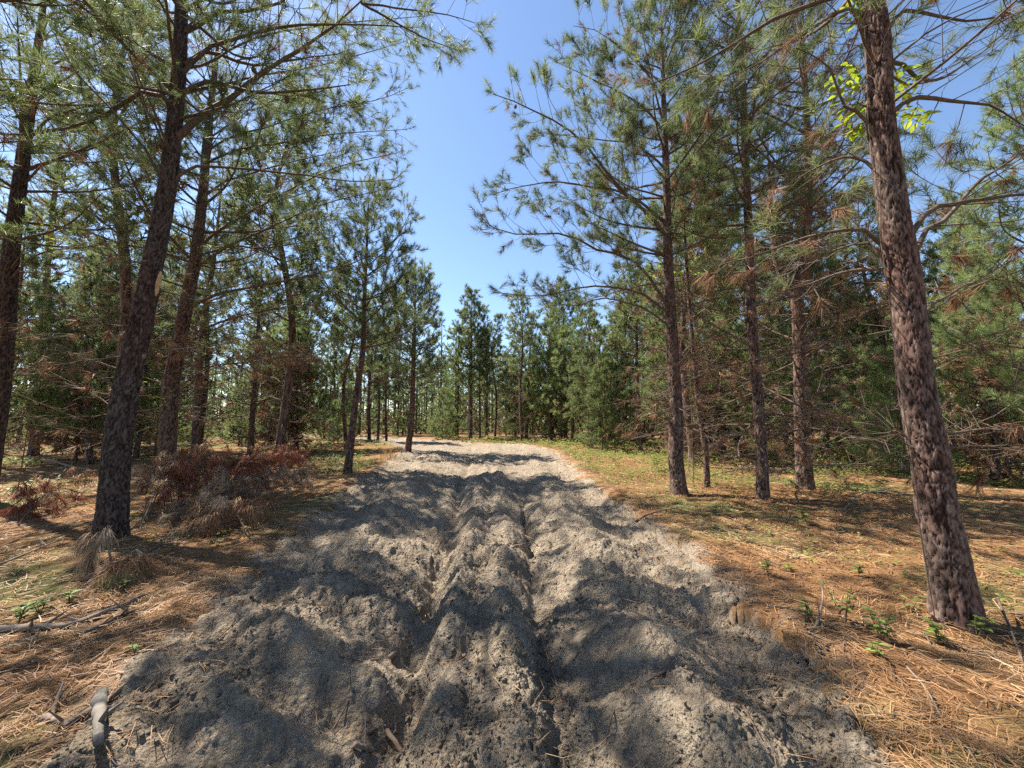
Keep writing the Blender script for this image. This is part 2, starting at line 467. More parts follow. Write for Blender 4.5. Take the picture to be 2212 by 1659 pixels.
# ------------------------------------------------------------------ pine building blocks
def trunk_mesh(name, pts, radii, nu, nv, mat, seed, amp=0.012, flare=0.35, cell=0.034):
    """a bark covered trunk: plates stand proud, fissures between them"""
    P = resample(pts, nv)
    L = np.linalg.norm(np.diff(P, axis=0), axis=1).sum()
    s = np.linspace(0, 1, nv)
    R = np.interp(s, np.linspace(0, 1, len(radii)), radii)
    z = s * L
    R = R * (1 + flare * 1.3 * np.exp(-z / 0.24))
    r0 = R[min(nv - 1, nv // 8)]
    kx = max(8, int(round(2 * math.pi * r0 / cell)))
    TH = np.linspace(0, 2 * math.pi, nu, endpoint=False)
    gx = (TH / (2 * math.pi) * kx)[None, :] + np.zeros((nv, 1))
    gy = (z / (cell * 1.9))[:, None] + np.zeros((1, nu))
    w = 1.1 * fbm(gy * 0.7 + 2 * np.sin(TH)[None, :], np.cos(TH)[None, :] * 4 + gy * 0, 4, seed)
    f1, f2, cid = cells(gx + w, gy + 1.3 * fbm(np.cos(TH)[None, :] * 3 + gy * 0, np.sin(TH)[None, :] * 3 + gy * 0.6, 3, seed + 3), seed, kx, -0.05, 1.10)
    edge = f2 - f1 + 0.10 * fbm(gx * 2.2, gy * 2.2, 3, seed + 5)
    g1, g2, gid = cells(gx * 2 + w, gy * 2.3, seed + 40, kx * 2)
    plate = sstep(0.02, 0.26, edge) * (0.8 + 0.2 * sstep(0.0, 0.15, g2 - g1))
    cid = np.clip((0.6 * cid + 0.4 * gid - 0.5) * 1.0 + 0.55, 0, 1)
    fine = fbm(np.cos(TH)[None, :] * 9 + z[:, None] * 3, np.sin(TH)[None, :] * 9 + z[:, None] * 21, 3, seed + 9)
    rel = np.clip(R / r0, 0.25, 1.3)[:, None]
    disp = amp * rel * (plate * (0.8 + 0.3 * cid) - 0.7) + amp * 0.14 * rel * fine
    lobes = 0.10 * np.exp(-z / 0.28)[:, None] * np.sin(TH * 4 + seed)[None, :] * R[:, None]
    T = np.gradient(P, axis=0); T = norm(T)
    U = norm(np.cross(T, np.array([[0, 1.0, 0]]))); W = np.cross(T, U)
    rad = R[:, None] + disp + lobes
    V = P[:, None, :] + (U[:, None, :] * np.cos(TH)[None, :, None] + W[:, None, :] * np.sin(TH)[None, :, None]) * rad[:, :, None]
    i = np.arange(nv - 1)[:, None] * nu; k = np.arange(nu)[None, :]; k2 = (k + 1) % nu
    Q = np.stack(np.broadcast_arrays(i + k, i + nu + k, i + nu + k2, i + k2), -1).reshape(-1, 4)
    return mesh(name, V.reshape(-1, 3), quads=Q, mats=[mat], tint=cid.ravel(), tint_domain='POINT', extra={'fissure': np.clip(1 - sstep(0.03, 0.26, edge), 0, 1).ravel()})

RMIN = [0.0035]; CANDLE = [0.22]
class Limb:
    def __init__(self):
        self.wood = {}            # (points, sides) -> list of (pts, radii)
        self.tufts = []           # pos, direction, length, dead
    def add(self, pts, r0, r1, n, sides):
        P = resample(pts, n) if len(pts) != n else np.asarray(pts, float)
        self.wood.setdefault((n, sides), []).append((P, np.linspace(max(r0, RMIN[0]), max(r1, RMIN[0] * 0.7), n)))
    def tuft(self, p, d, ln, dead=0):
        self.tufts.append((*p, *d, ln, dead))

def grow(L, pts, r0, g, live=1.0, density=1.0, brown=0.0, start=0.25, n=12, sides=6, sub=True, fan=1.0):
    """one pine limb: stem, side twigs, sub-twigs, tufts of needles"""
    P = resample(pts, n)
    wig = g.normal(0, 1, (n, 3)) * 0.02; wig[0] = 0
    P = P + np.cumsum(wig, axis=0) * 0.35
    L.add(P, r0, max(0.2 * r0, 0.0035), n, sides)
    seg = np.linalg.norm(np.diff(P, axis=0), axis=1); tot = seg.sum()
    cum = np.concatenate([[0], np.cumsum(seg)])
    s = start * tot + g.uniform(0, 0.1)
    side = 1 if g.random() < 0.5 else -1
    while s < tot:
        i = min(np.searchsorted(cum, s) - 1, n - 2); i = max(i, 0)
        f = (s - cum[i]) / seg[i]
        p = P[i] * (1 - f) + P[i + 1] * f
        t = norm(P[i + 1] - P[i])
        h = norm(np.cross(t, np.array([0, 0, 1.0]) + g.normal(0, 0.25, 3)))
        a = math.radians(g.uniform(35, 68))
        d = t * math.cos(a) + h * side * math.sin(a) + np.array([0, 0, g.uniform(-0.12, 0.30)])
        d = norm(d)
        lt = (0.16 + 0.42 * (tot - s) * g.uniform(0.5, 1.0)) * g.uniform(0.7, 1.15) * fan
        lt = min(max(lt, 0.12), 1.1)
        twig(L, p, d, lt, max(r0 * 0.30 * (1 - 0.5 * s / tot), 0.0035), g, live, brown, sub)
        side = -side
        s += (g.uniform(0.14, 0.30) if live > 0.2 else g.uniform(0.11, 0.22)) / density
    t = norm(P[-1] - P[-2])
    if g.random() < live: L.tuft(P[-1] - t * 0.05, norm(t + [0, 0, 0.25]), g.uniform(0.2, 0.3), 0)
    return P

def twig(L, p, d, lt, r, g, live, brown, sub=True):
    up = 0.30 if live > 0.3 else g.uniform(-0.25, 0.35)
    bend = g.normal(0, 0.16, 3)
    q = [p, p + d * lt * 0.5 + bend * lt * 0.25, p + d * lt + np.array([0, 0, up * lt * 0.5]) + bend * lt * 0.5]
    Q = resample(q, 5)
    L.add(Q[::2], r, 0.0022, 3, 3)
    tip = norm(Q[-1] - Q[-2])
    def put(pos, di):
        x = g.random()
        if x < live: L.tuft(pos, norm(di + np.array([0, 0, CANDLE[0]])), g.uniform(0.14, 0.26), 1 if g.random() < brown else 0)
        elif x < live + brown * 0.5: L.tuft(pos, norm(di + np.array([0, 0, -0.5])), g.uniform(0.10, 0.18), 1)
    put(Q[-1], tip)
    if sub:
        k = int(lt / (0.16 if live > 0.3 else 0.13) * g.uniform(0.7, 1.15) + g.random() * 0.8)
        for j in range(k):
            f = g.uniform(0.58, 0.99) * 4
            i = min(int(f), 3)
            b = Q[i] + (Q[i + 1] - Q[i]) * (f - i)
            dd = norm(tip + g.normal(0, 0.62, 3))
            ll = g.uniform(0.10, 0.26) * (1 if lt > 0.3 else 0.7)
            e = b + dd * ll
            L.add(np.array([b, e]), r * 0.55, 0.0018, 2, 3)
            put(e, dd)

def wood_arrays(limbs):
    Vs, Qs, off = [], [], 0
    merged = {}
    for L in limbs:
        for k, lst in L.wood.items(): merged.setdefault(k, []).extend(lst)
    for (n, sides), lst in merged.items():
        P = np.array([a for a, b in lst]); R = np.array([b for a, b in lst])
        V, Q = tube_batch(P, R, sides)
        Vs.append(V); Qs.append(Q + off); off += len(V)
    return np.vstack(Vs), np.vstack(Qs)

def needle_arrays(T, g, per, nlen, width, spread=(20, 74)):
    """T (k,8) tufts -> one tapered blade per needle bundle; returns V, tris, tint, dead"""
    T = np.asarray(T, float)
    k = len(T)
    p, d, ln, dead = T[:, :3], T[:, 3:6], T[:, 6], T[:, 7]
    N = k * per
    rep = lambda a: np.repeat(a, per, axis=0)
    P, D, LN = rep(p), rep(d), rep(ln)
    DEAD = rep(dead)
    f = g.random(N) ** 0.8
    base = P + D * (LN * f)[:, None] - D * 0.05
    rv = g.normal(0, 1, (N, 3))
    perp = norm(rv - D * (rv * D).sum(1, keepdims=True))
    a = np.radians(g.uniform(spread[0], spread[1], N)) * (1.15 - 0.5 * f)
    dirn = D * np.cos(a)[:, None] + perp * np.sin(a)[:, None]
    dirn[:, 2] -= np.where(DEAD > 0, 0.55, 0.05)
    dirn = norm(dirn)
    nl = nlen * g.uniform(0.7, 1.15, N)
    wv = norm(np.cross(dirn, g.normal(0, 1, (N, 3)))) * (width * 0.5)
    tip = base + dirn * nl[:, None]
    tip[:, 2] -= nl * 0.06
    V = np.empty((N, 3, 3)); V[:, 0] = base - wv; V[:, 1] = base + wv; V[:, 2] = tip
    F = np.arange(N * 3).reshape(-1, 3)
    tint = np.clip(rep(g.random(k)) * 0.55 + g.random(N) * 0.45, 0, 1)
    return V.reshape(-1, 3), F, tint, DEAD

def needles_mesh(name, T, g, per, nlen, width, live_mat=None, dead_mat=None):
    V, F, tint, dead = needle_arrays(T, g, per, nlen, width)
    return mesh(name, V, tris=F, mats=[live_mat or M['needle'], dead_mat or M['dead_needle']], tint=tint, smooth=False, midx=(dead > 0).astype(int))

GAP = np.array([(1085, -400), (1085, 0), (955, 120), (925, 260), (905, 420), (925, 590), (985, 660), (1100, 690), (1130, 640), (1040, 560), (1060, 420), (1060, 250), (1075, 150), (1150, 60), (1250, -30), (1290, -400)], float)

def in_gap(p):
    x, y = project(p)
    ins = False
    n = len(GAP)
    for i in range(n):
        x1, y1 = GAP[i]; x2, y2 = GAP[(i + 1) % n]
        if (y1 > y) != (y2 > y) and x < (x2 - x1) * (y - y1) / (y2 - y1) + x1: ins = not ins
    return ins

def crown_limbs(trunk, radii, g, crown_from, reach, top_taper=1.0, whorl=0.42, per_whorl=4.4, dead_from=0.8, dead_reach=1.0,
                density=1.0, brown=0.05, dead_brown=0.14, sub=True, gap_check=True, dead_density=1.0, live=0.9, loc=None, fan=1.0, steep=1.0, bare=0.0):
    """limbs of a pine with trunk polyline trunk (local or world); returns a list of Limb"""
    TP = resample(trunk, 60)
    H = TP[-1][2]; z0 = TP[0][2]
    out = []
    z = z0 + dead_from
    while z < H - 0.05:
        i = min(np.searchsorted(TP[:, 2], z), 59)
        c = TP[i]; s = (z - z0) / (H - z0)
        rt = np.interp(s, np.linspace(0, 1, len(radii)), radii)
        alive = (z - z0) > crown_from * (H - z0) * g.uniform(0.88, 1.12)
        k = max(1, int(g.normal(per_whorl if alive else per_whorl * 0.95, 0.9)))
        az0 = g.uniform(0, 2 * math.pi)
        for j in range(k):
            az = az0 + (j + g.uniform(-0.3, 0.3)) * 2 * math.pi / k
            if alive:
                q = (s - crown_from) / (1 - crown_from); q = min(max(q, 0), 1)
                ln = reach * (0.24 + 0.76 * (1 - q ** 2.3) * (0.70 + 0.30 * min(1, q / 0.2))) * g.uniform(0.45, 1.1) * (1.35 if g.random() < 0.14 else 1.0) * top_taper
                el = math.radians(g.uniform(8, 26) * (1 - q) + g.uniform(38, 66) * q) * steep
            else:
                ln = dead_reach * g.uniform(0.3, 1.2); el = math.radians(g.uniform(-28, 34))
            hd = np.array([math.cos(az), math.sin(az), 0])
            while True:
                p1 = c + hd * ln * 0.5 * math.cos(el) + np.array([0, 0, ln * 0.5 * math.sin(el)])
                el2 = el + math.radians(g.uniform(5, 30) if alive else g.uniform(-18, 14))
                p2 = p1 + hd * ln * 0.5 * math.cos(el2) + np.array([0, 0, ln * 0.5 * math.sin(el2)])
                p2 = p2 + np.cross(hd, [0, 0, 1]) * g.normal(0, 0.12) * ln
                if not gap_check or not in_gap(p2 + (0 if loc is None else loc)) or ln < 0.4: break
                ln *= 0.7
            L = Limb()
            r = min(rt * 0.42, (0.008 + 0.011 * ln) * (1 if alive else 0.65))
            lv = 0.08 if g.random() < bare else live
            grow(L, [c, p1, p2], r, g, lv if alive else 0.0, density if alive else dead_density, brown if alive else dead_brown, 0.22 if alive else 0.15,
                 10 if ln > 0.8 else 6, 5, sub, fan)
            L.dead = not alive
            out.append(L)
        z += whorl * g.uniform(0.75, 1.25) * (1 if alive else 1.0)
    L = Limb(); L.dead = False
    t = norm(TP[-1] - TP[-4])
    L.add(np.array([TP[-1] - t * 0.05, TP[-1] + t * 0.25, TP[-1] + t * 0.5]), max(radii[-1], 0.006), 0.003, 3, 4)
    for q in range(5): L.tuft(TP[-1] + t * 0.1 * q, norm(t + g.normal(0, 0.25, 3)), 0.3, 0)
    out.append(L)
    return out

MAIN = []      # x, y of every individually placed tree

def main_tree(name, label, base_px, trunk_px, radii, top, seed, limbs_px=(), nu=40, nv=220, mat='bark', per=34, nlen=0.17, nw=0.0045,
              amp=0.012, cell=0.034, group=None, skip_random=False, depth=None, base_z=None, lean_y=0.0, **kw):
    """a pine read off the picture: the trunk's line at the distance where its foot meets the ground, explicit limbs, then whorls"""
    g = np.random.default_rng(seed)
    radii = tuple(0.9 * q for q in radii)
    b = ground_at(*base_px)
    Y = b[1] if depth is None else depth
    CANDLE[0] = 0.22 if Y < 11 else 0.6
    RMIN[0] = min(max(0.0030, 0.00055 * Y), 0.010)
    b = at_depth(base_px[0], base_px[1], Y)
    gz = float(ground_z(b[0], Y)[0])
    pts = [np.array([b[0], Y, gz - 0.12])]
    for (px, py) in trunk_px:
        p = at_depth(px, py, Y)
        p[1] += lean_y * max(p[2], 0)
        if p[2] > gz + 0.25: pts.append(p)
    d = norm(pts[-1] - pts[-2]) if len(pts) > 2 else np.array([0, 0, 1.0])
    d = norm(d * np.array([0.6, 0.6, 1]))
    if pts[-1][2] < top - 0.3:
        k = (top - pts[-1][2]) / d[2]
        pts.append(pts[-1] + d * k * 0.5); pts.append(pts[-2] + d * k)
    root = link(name, None, None, (b[0], Y, gz))
    tag(root, label, 'tree', group)
    off = np.array([b[0], Y, gz])
    loc = [p - off for p in pts]
    tr = link('trunk', trunk_mesh('trunk', loc, radii, nu, nv, M[mat], seed, amp, 0.35, cell), root)
    limbs = []
    for spec in limbs_px:
        line, r, live, dy = spec[:4]
        br = spec[4] if len(spec) > 4 else 0.05
        w = [at_depth(px, py, Y + dy * i / max(len(line) - 1, 1)) - off for i, (px, py) in enumerate(line)]
        ax = resample(loc, 80); dd = np.linalg.norm(ax - w[0], axis=1); k = int(dd.argmin())
        if dd[k] < 0.42: w = [ax[max(k - 2, 0)]] + ([w[0] * 0.5 + w[1] * 0.5] if len(w) > 1 else []) + w[1:]
        L = Limb(); L.dead = live < 0.2
        grow(L, w, r, g, live, kw.get('density', 1.0) * 1.15 * (1.7 if live < 0.2 else 1.0), br, 0.18, 12, 6, True, 1.35)
        limbs.append(L)
    if not skip_random:
        kw2 = dict(crown_from=0.4, reach=2.0, loc=off); kw2.update(kw)
        limbs += crown_limbs(loc, radii, g, **kw2)
    for L in limbs:
        V, Q = wood_arrays([L])
        o = link('branch', mesh('branch', V, quads=Q, mats=[M['dead_wood' if L.dead else 'branch']]), root)
        if L.tufts:
            link('needles', needles_mesh('needles', L.tufts, g, int(per * 1.6), nlen * 1.05, nw * 1.5), o)
    MAIN.append((b[0], Y))
    return root, off

# ------------------------------------------------------------------ the pines one can point at
T = {}
T['L1'] = main_tree('pine_tree', 'big dark pine with a pale split wound, first trunk on the left', (238, 1150),
    [(243, 1106), (253, 970), (273, 836), (300, 720), (327, 586), (357, 433), (370, 333), (383, 200), (390, 83), (393, 0)],
    (0.182, 0.170, 0.150, 0.128, 0.112, 0.100, 0.080, 0.05, 0.012), 12.0, 101, nu=72, nv=400, mat='bark_grey', per=30, amp=0.017, cell=0.044,
    limbs_px=[
        ([(400, 262), (480, 225), (560, 165), (650, 110), (720, 60), (785, 4)], 0.055, 0.75, 0.3),
        ([(780, 6), (840, 38), (910, 78), (985, 108)], 0.020, 0.95, 0.2),
        ([(785, 8), (880, 24), (965, 36), (1036, 58)], 0.018, 0.95, -0.2),
        ([(412, 32), (520, 26), (600, 10), (700, -40)], 0.040, 0.8, 0.5),
        ([(408, 105), (470, 115), (540, 138), (640, 125), (740, 112)], 0.034, 0.85, 0.6),
        ([(402, 175), (480, 185), (560, 205), (640, 200), (760, 186)], 0.036, 0.85, -0.5),
        ([(362, 187), (290, 205), (220, 245), (150, 270), (60, 285), (-60, 284)], 0.036, 0.6, 0.4),
        ([(354, 300), (318, 240), (292, 160), (265, 40)], 0.018, 0.5, -0.3),
        ([(348, 361), (293, 296), (233, 226), (166, 150), (110, 53)], 0.022, 0.4, -0.5),
        ([(386, 367), (417, 360), (533, 365), (650, 375), (760, 392), (850, 388)], 0.026, 0.85, 0.6),
        ([(335, 480), (270, 400), (215, 350)], 0.014, 0.05, -0.4),
        ([(394, 130), (500, 92), (620, 62), (760, 56), (890, 66)], 0.034, 0.85, 0.2),
        ([(380, 230), (300, 120), (240, 60), (170, 10)], 0.022, 0.6, 0.5),
        ([(252, 833), (200, 800), (160, 766), (95, 756)], 0.016, 0.0, -0.3),
        ],
    crown_from=0.46, reach=2.6, dead_from=2.6, dead_reach=1.0, per_whorl=3.4, whorl=0.5, density=1.0, brown=0.04, live=0.85, bare=0.32)
T['L2'] = main_tree('pine_tree', 'leaning reddish pine just right of and behind the big dark pine', (356, 1045),
    [(360, 1003), (367, 853), (387, 740), (410, 620), (423, 553), (440, 400), (447, 300), (463, 167), (477, 33)],
    (0.205, 0.195, 0.175, 0.145, 0.12, 0.10, 0.07, 0.012), 12.4, 102, nu=56, nv=320, mat='bark', per=26, nw=0.0055, amp=0.016,
    limbs_px=[
        ([(423, 645), (517, 623), (617, 603), (737, 574), (800, 545)], 0.042, 0.8, -0.6),
        ([(414, 715), (483, 696), (533, 680), (633, 660), (700, 640)], 0.030, 0.6, -0.9),
        ([(394, 820), (467, 790), (567, 780), (643, 768)], 0.026, 0.1, -0.6, 0.6),
        ([(434, 522), (500, 480), (567, 443), (650, 397), (745, 356), (860, 330)], 0.036, 0.85, 0.3),
        ([(447, 402), (533, 377), (633, 347), (760, 320)], 0.030, 0.85, 0.8),
        ([(440, 527), (567, 537), (680, 520), (770, 500)], 0.028, 0.8, 0.4),
        ([(455, 300), (560, 280), (680, 240), (820, 215), (880, 190)], 0.030, 0.9, 0.5),
        ([(468, 180), (600, 160), (740, 130), (880, 90)], 0.030, 0.9, 0.0),
        ([(472, 100), (620, 62), (780, 42), (930, 30)], 0.030, 0.9, -0.5),
        ([(450, 330), (600, 312), (740, 292), (880, 285)], 0.030, 0.9, -0.8),
        ([(430, 560), (560, 505), (700, 445), (850, 410)], 0.032, 0.85, -0.4),
        ([(462, 230), (380, 170), (290, 120), (200, 90)], 0.026, 0.7, -0.6)],
    crown_from=0.40, reach=2.7, dead_from=1.5, dead_reach=2.0, per_whorl=3.6, whorl=0.5, density=1.0, brown=0.06, live=0.85, bare=0.32)
T['L3'] = main_tree('pine_tree', 'slim straight pine standing right of the leaning reddish pine', (421, 1003),
    [(425, 900), (432, 780), (447, 650), (462, 560), (476, 430)], (0.15, 0.135, 0.12, 0.09, 0.05, 0.01), 11.5, 103, nu=32, nv=160,
    per=18, nw=0.007, crown_from=0.38, reach=2.1, dead_from=1.0, dead_reach=2.1, per_whorl=4, whorl=0.45, brown=0.06, density=0.9)
T['L4'] = main_tree('pine_tree', 'slim pine behind the heap of red-brown brush', (540, 985),
    [(545, 900), (551, 830), (556, 740)], (0.13, 0.115, 0.10, 0.07, 0.035, 0.01), 10.5, 104, nu=24, nv=120,
    per=16, nw=0.009, crown_from=0.34, reach=2.0, dead_from=0.8, dead_reach=2.0, per_whorl=4, whorl=0.5, brown=0.12, density=0.8)
T['L5'] = main_tree('pine_tree', 'thick dark pine cut off by the left edge of the photo', (-40, 1085),
    [(-5, 870), (12, 700), (22, 560), (42, 400), (62, 250), (80, 120), (95, 0)], (0.185, 0.17, 0.15, 0.13, 0.11, 0.085, 0.05, 0.012), 12.5, 105,
    nu=56, nv=300, mat='bark_grey', per=24, nw=0.0055, amp=0.016,
    limbs_px=[
        ([(75, 165), (140, 125), (230, 80), (290, 15)], 0.030, 0.7, -0.3),
        ([(92, 30), (133, 27), (200, 5), (280, -40)], 0.030, 0.7, -0.5),
        ([(62, 270), (150, 240), (240, 225), (340, 222)], 0.028, 0.7, -0.5),
        ([(45, 380), (120, 345), (210, 350), (290, 330)], 0.024, 0.6, 0.3),
        ([(30, 570), (120, 540), (200, 530)], 0.020, 0.4, -0.5)],
    crown_from=0.36, reach=2.7, dead_from=1.6, dead_reach=1.4, per_whorl=3.6, whorl=0.5, brown=0.04, live=0.8, bare=0.32)
T['L6'] = main_tree('pine_tree', 'reddish pine between the left edge and the big dark pine', (72, 985),
    [(80, 880), (90, 750), (102, 580), (118, 420), (140, 250), (158, 120)], (0.185, 0.17, 0.15, 0.12, 0.09, 0.05, 0.01), 13.0, 106, nu=36, nv=180,
    per=18, nw=0.008, crown_from=0.36, reach=2.4, dead_from=1.0, dead_reach=2.3, per_whorl=4, whorl=0.5, brown=0.06, density=0.9)
T['L8'] = main_tree('pine_tree', 'slim dark pine at the left rim of the sandy track, nearest there', (750, 1022),
    [(760, 936), (770, 853), (784, 753), (787, 653), (792, 540), (797, 420)], (0.125, 0.110, 0.095, 0.08, 0.06, 0.035, 0.010), 8.7, 108, nu=36, nv=200, per=30, nw=0.007,
    crown_from=0.42, reach=2.4, dead_from=2.0, dead_reach=0.9, per_whorl=4.6, whorl=0.36, density=1.05, brown=0.02, live=0.92)
T['L9'] = main_tree('pine_tree', 'pine with a bare lower trunk leaning over the track on its left rim', (880, 978),
    [(889, 903), (892, 820), (896, 700), (897, 600)], (0.17, 0.155, 0.13, 0.10, 0.06, 0.012), 8.9, 109, nu=30, nv=140, per=24, nw=0.010,
    crown_from=0.36, reach=2.7, dead_from=2.4, dead_reach=0.8, per_whorl=5, whorl=0.36, brown=0.02, live=0.92, nlen=0.2)
T['C1'] = main_tree('pine_tree', 'bushy round-topped pine in the middle where the track bends', (1016, 950),
    [(1017, 850), (1018, 750), (1018, 640)], (0.16, 0.15, 0.13, 0.10, 0.06, 0.015), 12.4, 110, nu=24, nv=100, per=26, nw=0.016, nlen=0.24,
    crown_from=0.34, reach=2.9, dead_from=2.0, dead_reach=1.0, per_whorl=4.6, whorl=0.52, density=0.85, brown=0.01, live=0.95, gap_check=False, steep=1.15)
T['R0'] = main_tree('pine_tree', 'tall dark-stemmed pine right of the bend, green nearly to the ground', (1222, 953),
    [(1222, 850), (1220, 740), (1214, 640)], (0.15, 0.14, 0.12, 0.09, 0.05, 0.012), 12.2, 111, nu=24, nv=100, per=22, nw=0.016, nlen=0.24,
    crown_from=0.14, reach=3.0, dead_from=0.8, dead_reach=1.0, per_whorl=4.2, whorl=0.55, density=0.85, brown=0.04, live=0.92, gap_check=False)
T['R1'] = main_tree('pine_tree', 'straight pine with long limbs over the track, first on the right', (1468, 1075),
    [(1460, 990), (1460, 886), (1453, 753), (1443, 553), (1440, 400), (1435, 267), (1431, 120)],
    (0.165, 0.150, 0.130, 0.112, 0.088, 0.070, 0.045, 0.010), 11.2, 112, nu=56, nv=340, mat='bark', per=38, nw=0.0048, amp=0.014,
    limbs_px=[
        ([(1434, 493), (1354, 423), (1304, 367), (1270, 320), (1230, 283), (1170, 250), (1114, 223), (1066, 207)], 0.040, 0.85, -0.5),
        ([(1437, 467), (1337, 413), (1270, 403), (1197, 392), (1110, 405), (1062, 420)], 0.032, 0.9, 0.2),
        ([(1443, 655), (1397, 596), (1354, 556), (1270, 535), (1224, 508), (1104, 508), (1054, 490), (1030, 466)], 0.036, 0.7, -0.3),
        ([(1436, 688), (1387, 663), (1304, 643), (1244, 660), (1180, 650)], 0.024, 0.6, -0.2),
        ([(1432, 648), (1354, 623), (1270, 616), (1170, 636), (1078, 628)], 0.030, 0.7, 0.3),
        ([(1432, 340), (1354, 307), (1287, 300), (1200, 290)], 0.026, 0.9, 0.5),
        ([(1434, 270), (1370, 215), (1290, 175), (1200, 130)], 0.026, 0.95, 0.3),
        ([(1432, 190), (1370, 130), (1300, 70), (1240, 55)], 0.022, 0.95, -0.2),
        ([(1450, 893), (1410, 878), (1370, 863)], 0.014, 0.0, -0.2),
        ([(1452, 780), (1500, 740), (1560, 720)], 0.016, 0.05, 0.5)],
    crown_from=0.42, reach=2.5, dead_from=1.4, dead_reach=1.7, per_whorl=3.8, whorl=0.42, density=1.15, brown=0.07, live=0.9)
T['R2'] = main_tree('pine_tree', 'thin crooked pine close behind the first straight pine on the right', (1527, 1055),
    [(1524, 970), (1510, 886), (1504, 820), (1494, 720), (1484, 586), (1478, 480)], (0.072, 0.066, 0.058, 0.05, 0.035, 0.01), 7.0, 113, nu=28, nv=160,
    per=20, nw=0.006, crown_from=0.72, reach=1.1, dead_from=0.5, dead_reach=0.9, per_whorl=3.4, whorl=0.36, brown=0.35, live=0.6, dead_density=1.1)
T['R3'] = main_tree('pine_tree', 'slender upright pine between the first straight pine and the forked one', (1648, 1083),
    [(1644, 953), (1634, 820), (1624, 686), (1618, 520), (1610, 333), (1606, 200), (1597, 50)],
    (0.118, 0.108, 0.098, 0.088, 0.075, 0.06, 0.04, 0.010), 12.8, 114, nu=48, nv=300, mat='bark', per=32, nw=0.0048, amp=0.012,
    crown_from=0.42, reach=2.5, dead_from=0.8, dead_reach=2.1, per_whorl=4.4, whorl=0.36, density=1.1, brown=0.10, live=0.85, dead_density=1.15, bare=0.3)
T['R4'] = main_tree('pine_tree', 'stout forked pine with a rising bare limb, right of the slender one', (1740, 1058),
    [(1734, 953), (1730, 820), (1727, 720), (1722, 620), (1737, 553), (1745, 400), (1742, 250)],
    (0.175, 0.165, 0.150, 0.130, 0.105, 0.08, 0.05, 0.012), 12.8, 115, nu=52, nv=300, mat='bark', per=30, nw=0.0052, amp=0.015,
    limbs_px=[
        ([(1722, 625), (1690, 603), (1674, 553), (1668, 430), (1660, 300)], 0.075, 0.4, 0.2, 0.3),
        ([(1735, 735), (1790, 700), (1840, 676), (1907, 650)], 0.042, 0.1, -0.4),
        ([(1740, 856), (1807, 843), (1840, 823), (1867, 800)], 0.034, 0.0, -0.5),
        ([(1728, 790), (1690, 745), (1640, 722)], 0.020, 0.0, -0.5)],
    crown_from=0.42, reach=2.6, dead_from=0.6, dead_reach=2.2, per_whorl=4.4, whorl=0.36, density=1.1, brown=0.12, live=0.85, dead_density=1.15, bare=0.3)
T['R5'] = main_tree('pine_tree', 'nearest pine, thick flaky trunk at the right, with a leafy vine', (2070, 1350),
    [(2064, 1306), (2047, 1206), (2024, 1106), (2014, 1020), (1994, 920), (1977, 820), (1964, 686), (1947, 553), (1931, 467), (1917, 367), (1904, 267), (1900, 200), (1897, 100), (1884, 0), (1870, -150)],
    (0.138, 0.128, 0.116, 0.106, 0.096, 0.088, 0.078, 0.066, 0.05, 0.012), 11.0, 116, nu=92, nv=520, mat='bark', per=40, nw=0.0035, amp=0.015, cell=0.046,
    limbs_px=[
        ([(1944, 608), (1890, 580), (1807, 590), (1740, 613), (1687, 623)], 0.026, 0.05, 0.5),
        ([(1878, -20), (1794, 0), (1674, 43), (1574, 107), (1474, 160), (1400, 190)], 0.026, 0.3, 0.7),
        ([(1880, -10), (1780, 50), (1700, 105), (1640, 140), (1560, 175)], 0.018, 0.1, 0.5),
        ([(1900, 263), (1824, 223), (1807, 173), (1784, 127), (1724, 93)], 0.018, 0.3, -0.2),
        ([(1905, 333), (1807, 343), (1757, 367), (1680, 420)], 0.016, 0.1, 0.5),
        ([(1925, 490), (1807, 500), (1740, 513), (1640, 550), (1560, 570)], 0.022, 0.1, 0.6, 0.3),
        ([(1940, 560), (1850, 530), (1760, 560), (1690, 590)], 0.016, 0.0, 0.4),
        ([(1940, 480), (2074, 437), (2212, 417), (2330, 400)], 0.026, 0.7, 0.2),
        ([(1950, 530), (2040, 477), (2107, 393), (2174, 347), (2250, 270)], 0.024, 0.75, 0.6),
        ([(1905, 205), (2040, 217), (2140, 222), (2230, 265)], 0.024, 0.85, 0.3),
        ([(1890, 30), (1990, 25), (2090, 40), (2212, 20)], 0.022, 0.8, 0.5),
        ([(1896, 90), (1990, 170), (2050, 160), (2150, 90)], 0.020, 0.7, 0.9),
        ([(1960, 700), (2040, 640), (2130, 600), (2230, 610)], 0.018, 0.05, 0.3, 0.5),
        ([(1975, 775), (2030, 770), (2080, 756)], 0.014, 0.0, 0.1),
        ([(1994, 937), (2060, 934), (2107, 926), (2230, 922)], 0.015, 0.0, 0.2),
        ([(2000, 975), (2060, 960), (2110, 955), (2230, 962)], 0.012, 0.0, 0.0),
        ([(1990, 933), (1910, 931), (1834, 930)], 0.010, 0.0, 0.1),
        ([(1992, 943), (1910, 947), (1834, 955)], 0.009, 0.0, -0.1)],
    crown_from=0.45, reach=2.1, dead_from=4.2, dead_reach=1.2, per_whorl=3.2, whorl=0.5, density=1.0, brown=0.06, live=0.85)

